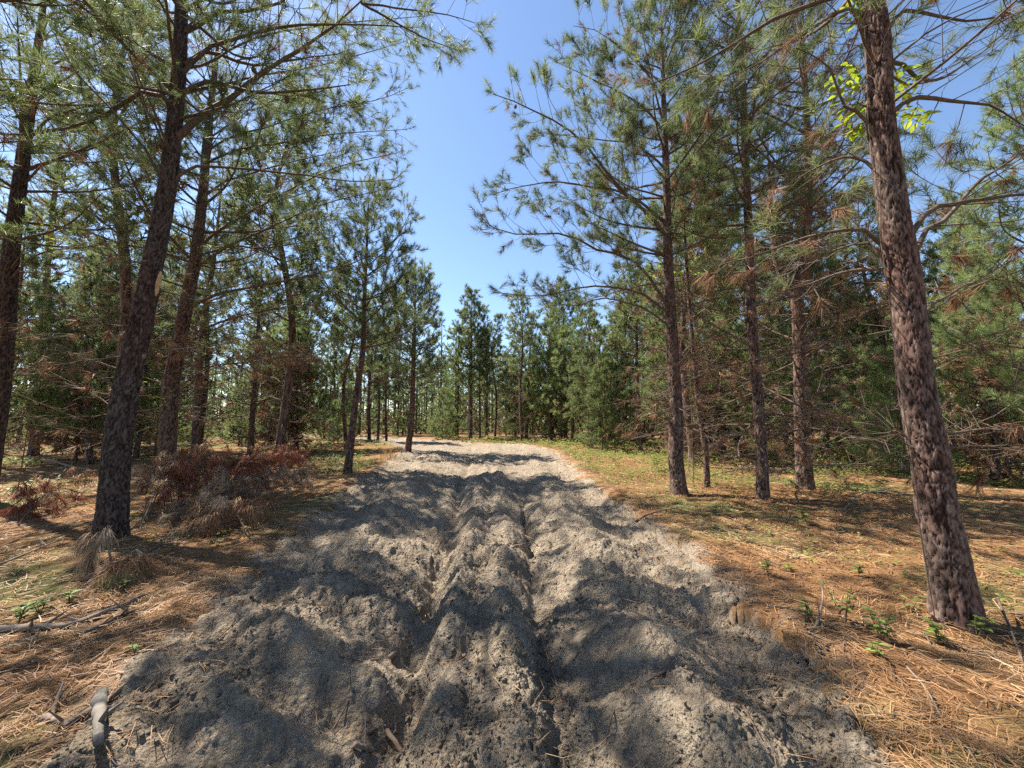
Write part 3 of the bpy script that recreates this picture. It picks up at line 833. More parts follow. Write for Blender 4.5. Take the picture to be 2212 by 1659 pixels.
# split wound, knot and loose bark on the big dark pine
def wound(root, off, px, py, Y, w, h, mat, name):
    c = at_depth(px, py, Y) - off
    n = norm(np.array([-c[0] - off[0], -c[1] - off[1], 0]))
    n = norm(n + np.array([0.65, 0, 0])); s = norm(np.cross(n, [0, 0, 1.0])); up = np.array([0.12, 0, 1.0])
    V = []; k = 14
    for ring, (sc, dep) in enumerate(((1.0, -0.02), (0.85, 0.012), (0.35, 0.004))):
        for i in range(k):
            a = 2 * math.pi * i / k
            rr = 1 + 0.18 * math.sin(3 * a + 1)
            V.append(c + s * math.cos(a) * w * sc * rr + up * math.sin(a) * h * sc + n * dep)
    V.append(c + n * 0.0)
    Q = [(r * k + i, r * k + (i + 1) % k, (r + 1) * k + (i + 1) % k, (r + 1) * k + i) for r in range(2) for i in range(k)]
    tri = [(2 * k + i, 2 * k + (i + 1) % k, 3 * k) for i in range(k)]
    return link(name, mesh(name, V, quads=Q, tris=tri, mats=[M[mat]]), root)
root, off = T['L1']
YL = root.location.y
wo = wound(root, off, 343, 612, YL - 0.075, 0.026, 0.20, 'raw_wood', 'split_wound'); tag(wo, 'pale orange split where a limb tore off')
wound(root, off, 312, 770, YL - 0.12, 0.020, 0.040, 'fallen', 'knot_scar')

def cone_mesh():
    nu, nv = 10, 12
    V = []
    for j in range(nv):
        f = j / (nv - 1); r = 0.030 * math.sin(math.pi * min(max(f, 0.04), 0.97)) ** 0.7 * (1.1 - 0.4 * f)
        for i in range(nu):
            a = 2 * math.pi * (i + 0.5 * (j % 2)) / nu
            V.append((r * (1.18 if (i + j) % 2 else 0.86) * math.cos(a), r * (1.18 if (i + j) % 2 else 0.86) * math.sin(a), -0.10 * f))
    Q = [(j * nu + i, j * nu + (i + 1) % nu, (j + 1) * nu + (i + 1) % nu, (j + 1) * nu + i) for j in range(nv - 1) for i in range(nu)]
    return mesh('cone', V, quads=Q, mats=[M['dead_wood']], smooth=False)
CONE = cone_mesh()
for key, spots in (('L1', [(352, 306), (545, 143), (622, 206), (480, 190)]), ('L2', [(633, 352), (567, 448), (690, 243)]), ('R1', [(1114, 228), (1304, 372), (1200, 295)])):
    root, off = T[key]
    for px, py in spots:
        o = link('cone', CONE, root); o.location = tuple(at_depth(px, py, root.location.y + 0.1) - off); o.rotation_euler = (0.3, 0.4, px); o.scale = (1.3, 1.3, 1.3)

# ------------------------------------------------------------------ stand pines: prototypes, then copies
def proto_tree(seed, H, r0, per, nlen, nw, live_mat='needle', **kw):
    RMIN[0] = 0.006; CANDLE[0] = 0.6
    g = np.random.default_rng(seed)
    trunk = [np.array([0, 0, -0.15]), np.array([g.normal(0, .12), g.normal(0, .12), H * 0.35]), np.array([g.normal(0, .2), g.normal(0, .2), H * 0.7]), np.array([g.normal(0, .2), g.normal(0, .2), H])]
    radii = (r0, r0 * 0.86, r0 * 0.68, r0 * 0.42, 0.010)
    tm = trunk_mesh('trunk', trunk, radii, 20, 90, M['bark'], seed, 0.012)
    limbs = crown_limbs(trunk, radii, g, gap_check=False, **kw)
    V, Q = wood_arrays(limbs)
    tufts = [t for L in limbs for t in L.tufts]
    NV, NF, tint, dead = needle_arrays(tufts, g, int(per * 1.5), nlen * 1.05, nw * 1.8)
    allV = np.vstack([V, NV])
    mi = np.concatenate([np.zeros(len(Q)), 1 + (dead > 0)])
    tt = np.concatenate([np.zeros(len(Q)), tint])
    sm = np.concatenate([np.ones(len(Q), bool), np.zeros(len(NF), bool)])
    cm = mesh('crown', allV, quads=Q, tris=NF + len(V), mats=[M['dead_wood'], M[live_mat], M['dead_needle']], tint=tt, smooth=sm, midx=mi)
    return tm, cm, H

PROTO = {
    'stand': [proto_tree(201, 11.5, 0.125, 15, 0.24, 0.016, crown_from=0.36, reach=2.0, dead_from=0.7, dead_reach=2.0, per_whorl=4.4, whorl=0.5, brown=0.05, dead_brown=0.05, density=0.95, dead_density=0.8, live=0.9),
              proto_tree(202, 10.2, 0.105, 15, 0.24, 0.016, crown_from=0.30, reach=1.9, dead_from=0.6, dead_reach=1.9, per_whorl=4.6, whorl=0.46, brown=0.07, dead_brown=0.06, density=0.95, dead_density=0.8, live=0.9),
              proto_tree(203, 12.4, 0.14, 15, 0.24, 0.016, crown_from=0.42, reach=2.2, dead_from=0.9, dead_reach=2.1, per_whorl=4.2, whorl=0.5, brown=0.04, dead_brown=0.05, density=0.95, dead_density=0.8, live=0.9)],
    'edge': [proto_tree(211, 9.0, 0.12, 20, 0.24, 0.015, live_mat='sunlit_young_needle', crown_from=0.10, reach=2.5, dead_from=0.5, dead_reach=1.2, per_whorl=4.2, whorl=0.50, brown=0.06, density=0.8, live=0.92),
             proto_tree(212, 7.2, 0.09, 20, 0.24, 0.015, live_mat='sunlit_young_needle', crown_from=0.06, reach=2.3, dead_from=0.4, dead_reach=1.0, per_whorl=4.2, whorl=0.48, brown=0.05, density=0.8, live=0.92)],
    'near_stand': [proto_tree(204, 11.5, 0.12, 26, 0.19, 0.006, crown_from=0.40, reach=2.3, dead_from=2.2, dead_reach=1.0, per_whorl=4.2, whorl=0.5, brown=0.05, density=1.0, live=0.9)],
    'near_edge': [proto_tree(213, 9.0, 0.11, 30, 0.19, 0.006, live_mat='sunlit_young_needle', crown_from=0.12, reach=2.4, dead_from=0.5, dead_reach=1.2, per_whorl=4.4, whorl=0.46, brown=0.06, density=1.0, live=0.92)],
    'sapling': [proto_tree(221, 3.6, 0.04, 22, 0.22, 0.010, live_mat='sunlit_young_needle', crown_from=0.02, reach=1.25, dead_from=0.25, dead_reach=0.6, per_whorl=5, whorl=0.33, brown=0.02, density=0.9, live=0.97, sub=True),
                proto_tree(222, 2.4, 0.03, 22, 0.22, 0.010, live_mat='sunlit_young_needle', crown_from=0.02, reach=0.95, dead_from=0.2, dead_reach=0.5, per_whorl=5, whorl=0.28, brown=0.02, density=0.9, live=0.97, sub=True)],
    'brown': [proto_tree(231, 5.2, 0.06, 14, 0.20, 0.012, crown_from=0.95, reach=1.0, dead_from=0.3, dead_reach=1.7, per_whorl=6.5, whorl=0.19, brown=0.9, dead_brown=0.42, density=1.0, dead_density=1.3, live=0.1)],
}
counter = {}
def plant(kind, x, y, label, group, scale=None, idx=None, name='pine_tree', cat='tree', g=rng):
    lst = PROTO[kind]
    tm, cm, H = lst[int(g.integers(len(lst))) if idx is None else idx % len(lst)]
    s = g.uniform(0.85, 1.15) if scale is None else scale
    z = float(ground_z(x, y)[0])
    o = link(name, None, None, (x, y, z)); o.rotation_euler = (g.normal(0, 0.02), g.normal(0, 0.02), g.uniform(0, 6.28)); o.scale = (s, s, s)
    tag(o, label, cat, group)
    link('trunk', tm, o); link('crown', cm, o)
    MAIN.append((x, y))
    return o

# named middle-distance pines
for kind, px, py, label, sc, ix in [
    ('stand', 1037, 951, 'thin pine just right of the bushy middle pine', 0.9, 1),
    ('stand', 1069, 948, 'third thin trunk right of the bushy middle pine', 0.92, 0),
    ('stand', 1093, 941, 'fourth trunk right of the bushy middle pine, reddish behind it', 0.85, 1),
    ('stand', 919, 937, 'left one of two thin pines beyond the bend', 0.82, 0),
    ('stand', 945, 938, 'right one of two thin pines beyond the bend', 0.78, 2),
    ('stand', 835, 952, 'right one of three thin trunks left of the leaning rim pine', 0.9, 1),
    ('stand', 816, 950, 'middle one of three thin trunks left of the leaning rim pine', 0.9, 0),
    ('stand', 798, 952, 'left one of three thin trunks left of the leaning rim pine', 0.95, 2),
    ('edge', 1330, 958, 'bushy green pine right of the tall dark-stemmed one', 0.95, 0),
    ('edge', 1100, 938, 'feathery light green pine right behind the bushy middle pine', 0.95, 0),
    ('edge', 870, 942, 'feathery light green pine left of the bend', 0.9, 1),
    ('edge', 985, 936, 'feathery light green pine behind the bend, left of the middle pine', 0.85, 0),
    ('edge', 1270, 946, 'feathery light green pine right of the dark-stemmed one', 1.0, 1),
    ('edge', 1150, 944, 'low green pine between the middle pine and the dark-stemmed one', 0.85, 1),
    ('sapling', 955, 950, 'small bright green pine left of the bushy middle pine', 1.1, 0),
    ('stand', 748, 968, 'thin pine just behind the slim dark rim pine', 0.9, 0),
    ('stand', 185, 968, 'left of two thin far trunks seen left of the big dark pine', 1.0, 0),
    ('stand', 207, 962, 'right of two thin far trunks seen left of the big dark pine', 1.05, 2),
    ('stand', 338, 985, 'dark thin pine in the gap between the two leading left trunks', 1.0, 1),
    ('edge', 640, 975, 'dense dark green pine behind the brush heap', 0.95, 1),
    ('brown', 615, 978, 'small dead rust-brown pine right of the brush heap', 0.9, 0),
    ('stand', 250, 975, 'dim pine behind the big dark pine', 1.0, 0),
    ('stand', 1560, 985, 'slim pine far behind the thin crooked pine', 1.25, 2),
    ('stand', 1780, 985, 'slim pine far behind and right of the forked pine', 1.25, 0),
    ('stand', 1918, 985, 'slim pine seen just left of the nearest trunk', 1.25, 1),
    ('edge', 1440, 965, 'bushy pine behind the first straight pine', 0.95, 0),
    ('near_edge', 2150, 1035, 'bright green bushy pine right of the nearest trunk', 0.85, 0),
    ('near_edge', 2330, 1075, 'leaning-in green pine at the right edge of the photo, upper right', 1.0, 0),
    ('sapling', 1860, 1000, 'small bright green pine between the forked pine and the nearest trunk', 1.1, 0),
    ('sapling', 2200, 1015, 'small green pine at the right edge of the photo', 1.0, 1),
    ('edge', 1600, 985, 'light green young pine behind the slender pine', 0.9, 1),
    ('edge', 1700, 975, 'light green young pine seen behind the forked pine', 0.9, 0),
    ('sapling', 1300, 975, 'small light green pine in front of the bushy one right of the bend', 1.1, 0),
    ('brown', 1500, 985, 'dead tan pine behind the thin crooked pine', 0.8, 0),
    ('brown', 2180, 1030, 'dead tan pine at the right edge behind the nearest trunk', 0.8, 0)]:
    b = ground_at(px, py)
    plant(kind, b[0], b[1], label, None, sc, ix)

# the stand that closes off the view on both sides and behind the bend
fg = np.random.default_rng(77)
fill = []
taken = list(MAIN)
for gy in np.arange(4.0, 40, 3.1):
    for gx in np.arange(-46, 47, 3.1):
        x = gx + fg.uniform(-1.0, 1.0); y = gy + fg.uniform(-1.0, 1.0)
        l, r = edges(y)
        if l - 1.7 < x < r + 1.7: continue
        d = math.hypot(x, y)
        if d > 37 or d < (14.0 if x < 0 else 10.0): continue
        if x < 0 and x > l - 5.0 and y < 24 and fg.random() < 0.85: continue          # the rim is open
        if x > 0 and x < r + 3.2 and y < 20: continue
        if x > 0 and d < 16 and fg.random() < 0.4: continue
        if min((x - a) ** 2 + (y - b) ** 2 for a, b in taken) < 1.5 ** 2: continue
        px, py = project(np.array([x, y, 1.0]))
        if not -60 < px < 2270: continue
        v = fg.random()
        kind = 'edge' if v < (0.34 if x > 0 else 0.22) else 'brown' if v < 0.40 and d < 24 and x < 0 else 'sapling' if v < 0.55 else 'stand'
        if in_gap(np.array([x, y, 11.0])): kind = 'sapling'
        taken.append((x, y)); fill.append((float(px), x, y, kind))
fill.sort()
ORD = 'first second third fourth fifth sixth seventh eighth ninth tenth eleventh twelfth'.split() + [w + 'teenth' for w in 'thir four fif six seven eigh nine'.split()] + ['twentieth'] + ['twenty-' + w for w in 'first second third fourth fifth sixth seventh eighth ninth'.split()] + ['thirtieth'] + ['thirty-' + w for w in 'first second third fourth fifth sixth seventh eighth ninth'.split()]
SECT = [(243, 'left of the big dark pine'), (750, 'between big dark and rim pines'), (1016, 'between rim and middle pines'),
        (1468, 'between middle and first straight pines'), (1740, 'between straight and forked pines'),
        (2030, 'between forked and nearest pines'), (9999, 'right of the nearest trunk')]
KINDW = {'edge': 'bushy pine', 'brown': 'dead brown pine', 'sapling': 'young pine', 'stand': 'slim pine'}
seen = {}
for px, x, y, kind in fill:
    sec = next(t for lim, t in SECT if px < lim)
    k = seen.get((sec, kind), 0); seen[(sec, kind)] = k + 1
    plant(kind, x, y, f'{ORD[k]} {KINDW[kind]} from the left in the stand {sec}', f'{KINDW[kind]}s of the stand behind', (fg.uniform(0.95, 1.28) if kind == 'stand' and math.hypot(x, y) < 22 else fg.uniform(0.85, 1.1)), int(fg.integers(3)), g=fg)
n_fill = len(fill)
# pines beside and behind the photographer, whose shade falls across the track
for i, (x, y) in enumerate([(-6.2, 0.6), (-8.8, 2.0), (-4.6, -1.6), (-6.8, 3.3), (4.4, -2.2), (6.8, 0.4), (-6.0, -4.6), (5.2, -5.4), (-10.5, 2.0), (-10.2, 4.6)]):
    plant('near_stand' if i == 3 else 'stand', x, y, f'{ORD[i]} of the pines outside the picture beside the photographer', 'pines beside the photographer', fg.uniform(0.9, 1.05), g=fg)

# far wood: one mass closing the horizon
def far_wood():
    g = np.random.default_rng(5)
    Vs = []; 
    tufts = []; P = []; R = []
    for i in range(520):
        a = g.uniform(-1.10, 1.10); d = g.uniform(38, 90)
        x, y = d * math.sin(a), d * math.cos(a)
        if d < 44 and edges(y)[0] - 1 < x < edges(y)[1] + 1: continue
        H = g.uniform(9, 12.5)
        while in_gap(np.array([x, y, H])) and H > 3: H *= 0.85
        P.append([(x, y, -0.3), (x, y, H * 0.5), (x, y, H)]); R.append([0.14, 0.1, 0.02])
        for k in range(44):
            f = g.random() ** 1.5
            z = H * (0.02 + 0.97 * f); w = 2.1 * (1.05 - f) + 0.2
            an = g.uniform(0, 6.28)
            tufts.append((x + w * math.cos(an) * g.random() ** 0.5, y + w * math.sin(an) * g.random() ** 0.5, z, math.cos(an) * .6, math.sin(an) * .6, 0.6, 0.7, 1 if (f < 0.25 and g.random() < 0.2) else 0))
    V, Q = tube_batch(np.array(P, float), np.array(R), 5)
    NV, NF, tint, dead = needle_arrays(tufts, g, 8, 0.75, 0.13)
    m = mesh('far_wood', np.vstack([V, NV]), quads=Q, tris=NF + len(V), mats=[M['bark'], M['sunlit_young_needle'], M['dead_needle']], tint=np.concatenate([np.zeros(len(Q)), tint]),  # far pines get the same needle colour with sunlight painted in
             smooth=False, midx=np.concatenate([np.zeros(len(Q)), 1 + (dead > 0)]))
    tag(link('far_wood', m), 'far mass of pines closing the view beyond the track', 'wood', kind='stuff')
far_wood()

# ------------------------------------------------------------------ needle litter, twigs, herbs, grass
def scatter(n, g, rmin, rmax, half=64, power=1.0):
    a = np.radians(g.uniform(-half, half, n)); r = rmin * np.exp(g.random(n) ** power * math.log(rmax / rmin))
    return r * np.sin(a), r * np.cos(a)

def blades(base, dirn, ln, width, g, droop=0.15, nrm=None):
    """bent flat blades, three points each; returns V, quads, tris"""
    N = len(base)
    wv = norm(np.cross(dirn, g.normal(0, 1, (N, 3)) * 0.35 + np.array([0, 0, 1.0]))) * (width * 0.5)[:, None]
    side = norm(np.cross(dirn, np.array([0, 0, 1.0])))
    bend = side * g.normal(0, 0.12, N)[:, None] * ln[:, None]
    mid = base + dirn * (ln * 0.5)[:, None] + bend
    tip = base + dirn * ln[:, None]; tip[:, 2] -= droop * ln
    V = np.empty((N, 5, 3)); V[:, 0] = base - wv; V[:, 1] = base + wv; V[:, 2] = mid + wv * 0.8; V[:, 3] = mid - wv * 0.8; V[:, 4] = tip
    k = np.arange(N)[:, None] * 5
    return V.reshape(-1, 3), k + np.array([[0, 1, 2, 3]]), k + np.array([[3, 2, 4]])

def litter():
    g = np.random.default_rng(31)
    x, y = scatter(90000, g, 1.5, 18, 66, 0.9)
    l, r = edges(y)
    u = (x - l) / (r - l)
    keep = (u < -0.005) | (u > 1.0)
    inner = ~keep & (g.random(len(x)) < 0.018 + 0.40 * np.exp(-np.minimum(u, 1 - u) * 26))
    dens = sstep(0.22, 0.5, vnoise(x * 1.6, y * 1.6, 61) + 0.15)
    keep = (keep & (g.random(len(x)) < dens)) | inner
    x, y = x[keep], y[keep]; d = np.hypot(x, y)
    N = len(x)
    hh = floor_h(x, y); th, uu = track_h(x, y)
    z = np.where((uu > 0.02) & (uu < 0.98), th + 0.02, hh) + np.abs(g.normal(0, 0.012, N)) + 0.006
    # needles lie in swirls: direction follows a slow noise, with scatter
    an = 3.2 * fbm(x * 0.8, y * 0.8, 2, 62) + g.normal(0, 0.9, N)
    tilt = g.normal(0.0, 0.13, N)
    dirn = norm(np.stack([np.cos(an), np.sin(an), tilt], -1))
    ln = g.uniform(0.10, 0.21, N)
    V, Q, F = blades(np.stack([x, y, z], -1), dirn, ln, np.maximum(0.0024, 0.0013 * d), g, 0.05)
    t = np.clip(0.55 * vnoise(x * 1.3, y * 1.3, 63) + 0.5 * g.random(N), 0, 1)
    m = mesh('needle_litter', V, quads=Q, tris=F, mats=[M['litter']], tint=np.concatenate([t, t]), smooth=False)
    tag(link('needle_litter', m), 'loose brown pine needles strewn over the forest floor', 'needles', kind='stuff')
litter()

def herbs():
    g = np.random.default_rng(32)
    x, y = scatter(26000, g, 4.6, 34, 62, 0.75)
    l, r = edges(y)
    u = (x - l) / (r - l)
    n = vnoise(x * 0.55, y * 0.55, 71) + 0.25 * fbm(x * 2.2, y * 2.2, 3, 72)
    right = (x > r + 0.3)
    p = np.where(right, sstep(0.20, 0.46, n + 0.10 * sstep(8, 13, y)) * (0.06 + 0.94 * sstep(7.0, 10.0, y)), sstep(0.50, 0.72, n) * 0.9)
    p = p * np.where((x < -2.5) & (x > -6.5) & (y < 10), 0.12, 1.0)
    keep = ((u < -0.06) | (u > 1.06)) & (g.random(len(x)) < p)
    x, y = x[keep], y[keep]; K = len(x); per = 7
    d = np.repeat(np.hypot(x, y), per)
    X = np.repeat(x, per) + g.normal(0, 0.06, K * per); Yv = np.repeat(y, per) + g.normal(0, 0.06, K * per)
    hgt = np.repeat(g.uniform(0.04, 0.26, K) * np.where((x > 0) & (y > 8), 1.7, 1.0) * (0.5 + 0.8 * vnoise(x * 0.4, y * 0.4, 75)), per)
    Z = floor_h(X, Yv) + hgt * g.random(K * per) ** 0.7 + 0.01
    N = K * per
    an = g.uniform(0, 6.28, N)
    dirn = norm(np.stack([np.cos(an), np.sin(an), g.uniform(-0.1, 0.6, N)], -1))
    ln = g.uniform(0.025, 0.06, N) * np.maximum(1, d * 0.10)
    V, Q, F = blades(np.stack([X, Yv, Z], -1), dirn, ln, ln * 0.55, g, 0.2)
    t = np.clip(np.repeat(g.random(K), per) * 0.6 + 0.4 * g.random(N), 0, 1)
    m = mesh('ground_cover', V, quads=Q, tris=F, mats=[M['herb']], tint=np.concatenate([t, t]), smooth=False)
    tag(link('ground_cover', m), 'low yellow-green herbs covering the sunny forest floor', 'plants', kind='stuff')
herbs()

def grass():
    g = np.random.default_rng(33)
    B = []; D = []; LN = []
    spots = [(835, 985, 60, 0.55), (845, 992, 60, 0.5), (818, 998, 50, 0.4), (860, 978, 40, 0.5), (800, 1005, 40, 0.35), (1285, 1008, 30, 0.3), (1350, 1020, 30, 0.3)]
    for px, py, k, h in spots:
        c = ground_at(px, py)
        for i in range(k):
            x, y = c[0] + g.normal(0, 0.16), c[1] + g.normal(0, 0.25)
            B.append((x, y, float(floor_h(x, y)) - 0.01)); a = g.uniform(0, 6.28); D.append((0.3 * math.cos(a), 0.3 * math.sin(a), 1)); LN.append(h * g.uniform(0.5, 1.15))
    D = norm(np.array(D)); LN = np.array(LN)
    V, Q, F = blades(np.array(B), D, LN, np.full(len(LN), 0.012), g, 0.25)
    t = g.random(len(LN))
    tag(link('dry_grass', mesh('dry_grass', V, quads=Q, tris=F, mats=[M['dry_grass']], tint=np.concatenate([t, t]), smooth=False)), 'tawny dry grass on the left rim of the track', 'grass', kind='stuff')
grass()

def twig_litter():
    g = np.random.default_rng(34)
    x, y = scatter(1500, g, 1.8, 18, 62, 0.9)
    l, r = edges(y); u = (x - l) / (r - l)
    keep = (u < -0.02) | (u > 1.02) | (g.random(len(x)) < 0.16)
    x, y = x[keep], y[keep]; N = len(x)
    z = ground_z(x, y) + 0.012
    an = g.uniform(0, 6.28, N); ln = g.uniform(0.12, 0.55, N)
    P = np.zeros((N, 4, 3))
    for k in range(4):
        f = (k / 3 - 0.5)
        P[:, k, 0] = x + np.cos(an) * ln * f + g.normal(0, 0.02, N); P[:, k, 1] = y + np.sin(an) * ln * f + g.normal(0, 0.02, N)
        P[:, k, 2] = ground_z(P[:, k, 0], P[:, k, 1]) + 0.012 + np.abs(g.normal(0, 0.012, N))
    R = np.repeat(g.uniform(0.002, 0.007, N)[:, None], 4, 1) * np.array([[1, 0.9, 0.7, 0.4]])
    V, Q = tube_batch(P, R, 4)
    tag(link('twig_litter', mesh('twig_litter', V, quads=Q, mats=[M['dead_wood']])), 'small dead twigs scattered over the ground', 'twigs', kind='stuff')
twig_litter()

def dirt_clods():
    g = np.random.default_rng(35)
    S = np.array([(1, 0, 0), (0, 1, 0), (-1, 0, 0), (0, -1, 0), (0, 0, 1), (0, 0, -1)], float)
    F = np.array([(0, 1, 4), (1, 2, 4), (2, 3, 4), (3, 0, 4), (1, 0, 5), (2, 1, 5), (3, 2, 5), (0, 3, 5)])
    x, y = scatter(40000, g, 1.4, 9, 62, 1.0)
    l, r = edges(y); u = (x - l) / (r - l)
    k = (u > -0.05 * g.random(len(u))) & (u < 1.0 + 0.05 * g.random(len(u))) & (fbm(x * 1.7, y * 1.7, 3, 31) > -0.25)
    x, y = x[k], y[k]; N = len(x)
    th, uu = track_h(x, y); th = np.where((uu > 0) & (uu < 1), th + clods(x, y), floor_h(x, y) + 0.01)
    s = 0.004 + 0.016 * g.random(N) ** 3.5
    V = S[None] * (s[:, None] * np.clip(1 + 0.3 * g.normal(0, 1, (N, len(S))), 0.5, 1.7))[:, :, None] * np.stack([np.ones(N), np.ones(N), np.full(N, 0.75)], -1)[:, None, :]
    V = V + np.stack([x, y, th + s * 0.1], -1)[:, None, :]
    FF = (np.arange(N)[:, None, None] * len(S) + F[None]).reshape(-1, 3)
    tag(link('dirt_clods', mesh('dirt_clods', V.reshape(-1, 3), tris=FF, mats=[M['sand']], smooth=False)), 'small loose clods of sand lying on the track', 'clods', kind='stuff')
dirt_clods()

# ------------------------------------------------------------------ dead brush, drooping needle mops
def mop_mesh(tufts, g, per, ln, width, mat, fan=0.36):
    """hanging dead needles: each leaves the shoot and bends down under its weight"""
    Tt = np.asarray(tufts, float); k = len(Tt); N = k * per
    P = np.repeat(Tt[:, :3], per, 0); D = np.repeat(Tt[:, 3:6], per, 0); LN = np.repeat(Tt[:, 6], per)
    f = g.random(N)
    b = P + D * (LN * f)[:, None]
    o = norm(D * 0.8 + g.normal(0, fan, (N, 3)))
    nl = ln * g.uniform(0.7, 1.15, N)
    p1 = b + o * (nl * 0.30)[:, None]; p2 = p1 + norm(o * 0.6 + np.array([0, 0, -0.8])) * (nl * 0.35)[:, None]
    p3 = p2 + norm(o * 0.2 + g.normal(0, 0.10, (N, 3)) + np.array([0, 0, -1.0])) * (nl * 0.35)[:, None]
    for q in (p1, p2, p3):
        gz = ground_z(q[:, 0], q[:, 1]) + 0.01
        q[:, 2] = np.maximum(q[:, 2], gz)
    w = norm(np.cross(o, g.normal(0, 1, (N, 3)))) * width * 0.5
    V = np.empty((N, 7, 3)); V[:, 0] = b - w; V[:, 1] = b + w; V[:, 2] = p1 + w; V[:, 3] = p1 - w; V[:, 4] = p2 + w; V[:, 5] = p2 - w; V[:, 6] = p3
    i = np.arange(N)[:, None] * 7
    Q = np.vstack([i + np.array([[0, 1, 2, 3]]), i + np.array([[3, 2, 4, 5]])]); F = i + np.array([[5, 4, 6]])
    t = np.clip(np.repeat(g.random(k), per) * 0.5 + g.random(N) * 0.5, 0, 1)
    return mesh('needles', V.reshape(-1, 3), quads=Q, tris=F, mats=[mat], tint=np.concatenate([t, t, t]), smooth=False)

def dead_branch(label, start, mids, r, mat, seed, per=38, nlen=0.24, nw=0.0066, n_twigs=16, group='heap of dead pine branches'):
    """a cut pine branch with dead needles: start and mids are world points"""
    g = np.random.default_rng(seed)
    base = np.asarray(start, float)
    root = link('dead_pine_branch', None, None, base); tag(root, label, 'branch', group)
    L = Limb()
    P = resample(np.vstack([[base], np.asarray(mids, float)]), 12) - base
    L.add(P, r, 0.005, 12, 7)
    for j in range(n_twigs):
        f = g.uniform(0.25, 1.0) * 10.99; i = int(f)
        p = P[i] + (P[min(i + 1, 11)] - P[i]) * (f - i)
        t = norm(P[min(i + 1, 11)] - P[max(i - 1, 0)])
        d = norm(t * 0.6 + g.normal(0, 0.55, 3) * np.array([1, 1, 0.6]) + np.array([0, 0, 0.05]))
        lt = g.uniform(0.18, 0.5)
        q = np.array([p, p + d * lt * 0.5 + [0, 0, 0.03], p + d * lt])
        L.add(resample(q, 5), r * 0.45, 0.003, 5, 4)
        e = norm(q[2] - q[1])
        L.tuft(q[2] - e * 0.1, e, 0.18)
        if g.random() < 0.6: L.tuft(q[1], norm(e + g.normal(0, 0.5, 3)), 0.12)
    L.tuft(P[-1] - norm(P[-1] - P[-2]) * 0.1, norm(P[-1] - P[-2]), 0.2)
    V, Q = wood_arrays([L])
    link('stem', mesh('stem', V, quads=Q, mats=[M['dead_wood']]), root)
    tw = [(t[0] + base[0], t[1] + base[1], t[2] + base[2], *t[3:]) for t in L.tufts]
    m = mop_mesh(tw, g, per, nlen, nw, mat)
    o = link('needles', m, root); o.location = tuple(-base)
    return root

def gpt(px, py, lift=0.0):
    p = ground_at(px, py); r = ray(px, py)
    for k in range(4):
        z = float(ground_z(p[0], p[1])[0]); t = (z - CAM_H) / r[2]
        p = np.array([r[0] * t, r[1] * t, z])
    p[2] += lift
    return p

RMIN[0] = 0.0025
heap = [
    ('bleached dead branch drooping at the front of the brush heap', (540, 1165), [(510, 1150, .18), (485, 1130, .30), (500, 1120, .22)], 'mop'),
    ('pale tan dead branch with hanging needles at the heap\'s right end', (600, 1120), [(575, 1108, .25), (545, 1095, .42), (520, 1092, .30)], 'mop'),
    ('rust-red dead branch lying along the top of the brush heap', (470, 1090), [(520, 1065, .35), (580, 1045, .48), (640, 1030, .40)], 'rust_needle'),
    ('dark red dead branch at the back right of the brush heap', (560, 1060), [(600, 1040, .35), (640, 1025, .45), (665, 1020, .30)], 'rust_needle'),
    ('brown dead branch sloping down from the leaning pine', (380, 1070), [(410, 1075, .40), (450, 1085, .38), (490, 1095, .20)], 'dead_needle'),
    ('brown dead branch at the left end of the brush heap', (320, 1120), [(345, 1095, .30), (375, 1075, .42), (410, 1065, .30)], 'dead_needle'),
    ('tan dead branch standing up at the heap\'s left end', (300, 1150), [(330, 1120, .30), (350, 1100, .48), (330, 1090, .40)], 'mop'),
    ('rust-red dead branch in the middle of the brush heap', (440, 1120), [(470, 1105, .30), (520, 1090, .38), (560, 1080, .25)], 'rust_needle'),
    ('brown dead branch lying low in front of the brush heap', (380, 1180), [(430, 1165, .10), (480, 1155, .14), (530, 1140, .08)], 'dead_needle'),
    ('pale dead branch on the ground between trunk and heap', (330, 1190), [(380, 1165, .12), (420, 1140, .18), (450, 1130, .10)], 'mop'),
    ('red-brown dead branch behind the brush heap', (500, 1035), [(550, 1022, .35), (600, 1012, .45), (640, 1008, .30)], 'rust_needle'),
    ('brown dead branch on the ground left of the big dark pine', (40, 1135), [(70, 1120, .15), (105, 1105, .22), (130, 1100, .12)], 'rust_needle'),
    ('dead branch lying behind the big dark pine\'s foot', (10, 1105), [(60, 1090, .12), (120, 1085, .20), (160, 1080, .12)], 'dead_needle'),
    ('low dead branch beside the rim pine', (690, 1010), [(660, 1005, .15), (630, 1000, .25), (600, 1000, .15)], 'dead_needle'),
]
hg = np.random.default_rng(88)
for k in range(12):
    sx, sy = 330 + 24 * k + hg.uniform(-15, 15), hg.uniform(1045, 1150) - 2.5 * k
    dx = hg.uniform(25, 70)
    heap.append((f'{ORD[k]} frond from the left in the body of the red-brown brush heap', (sx, sy), [(sx + dx * .4, sy - 12, hg.uniform(.25, .42)), (sx + dx * .8, sy - 22, hg.uniform(.30, .50)), (sx + dx * 1.2, sy - 20, hg.uniform(.10, .30))], ('rust_needle', 'rust_needle', 'dead_needle', 'rust_needle', 'rust_needle', 'mop')[k % 6]))
for i, (lab, s, ms, mt) in enumerate(heap):
    dead_branch(lab, gpt(*s, 0.01), [gpt(a, b, c * 1.35) for a, b, c in ms], 0.010, M[mt], 400 + i)
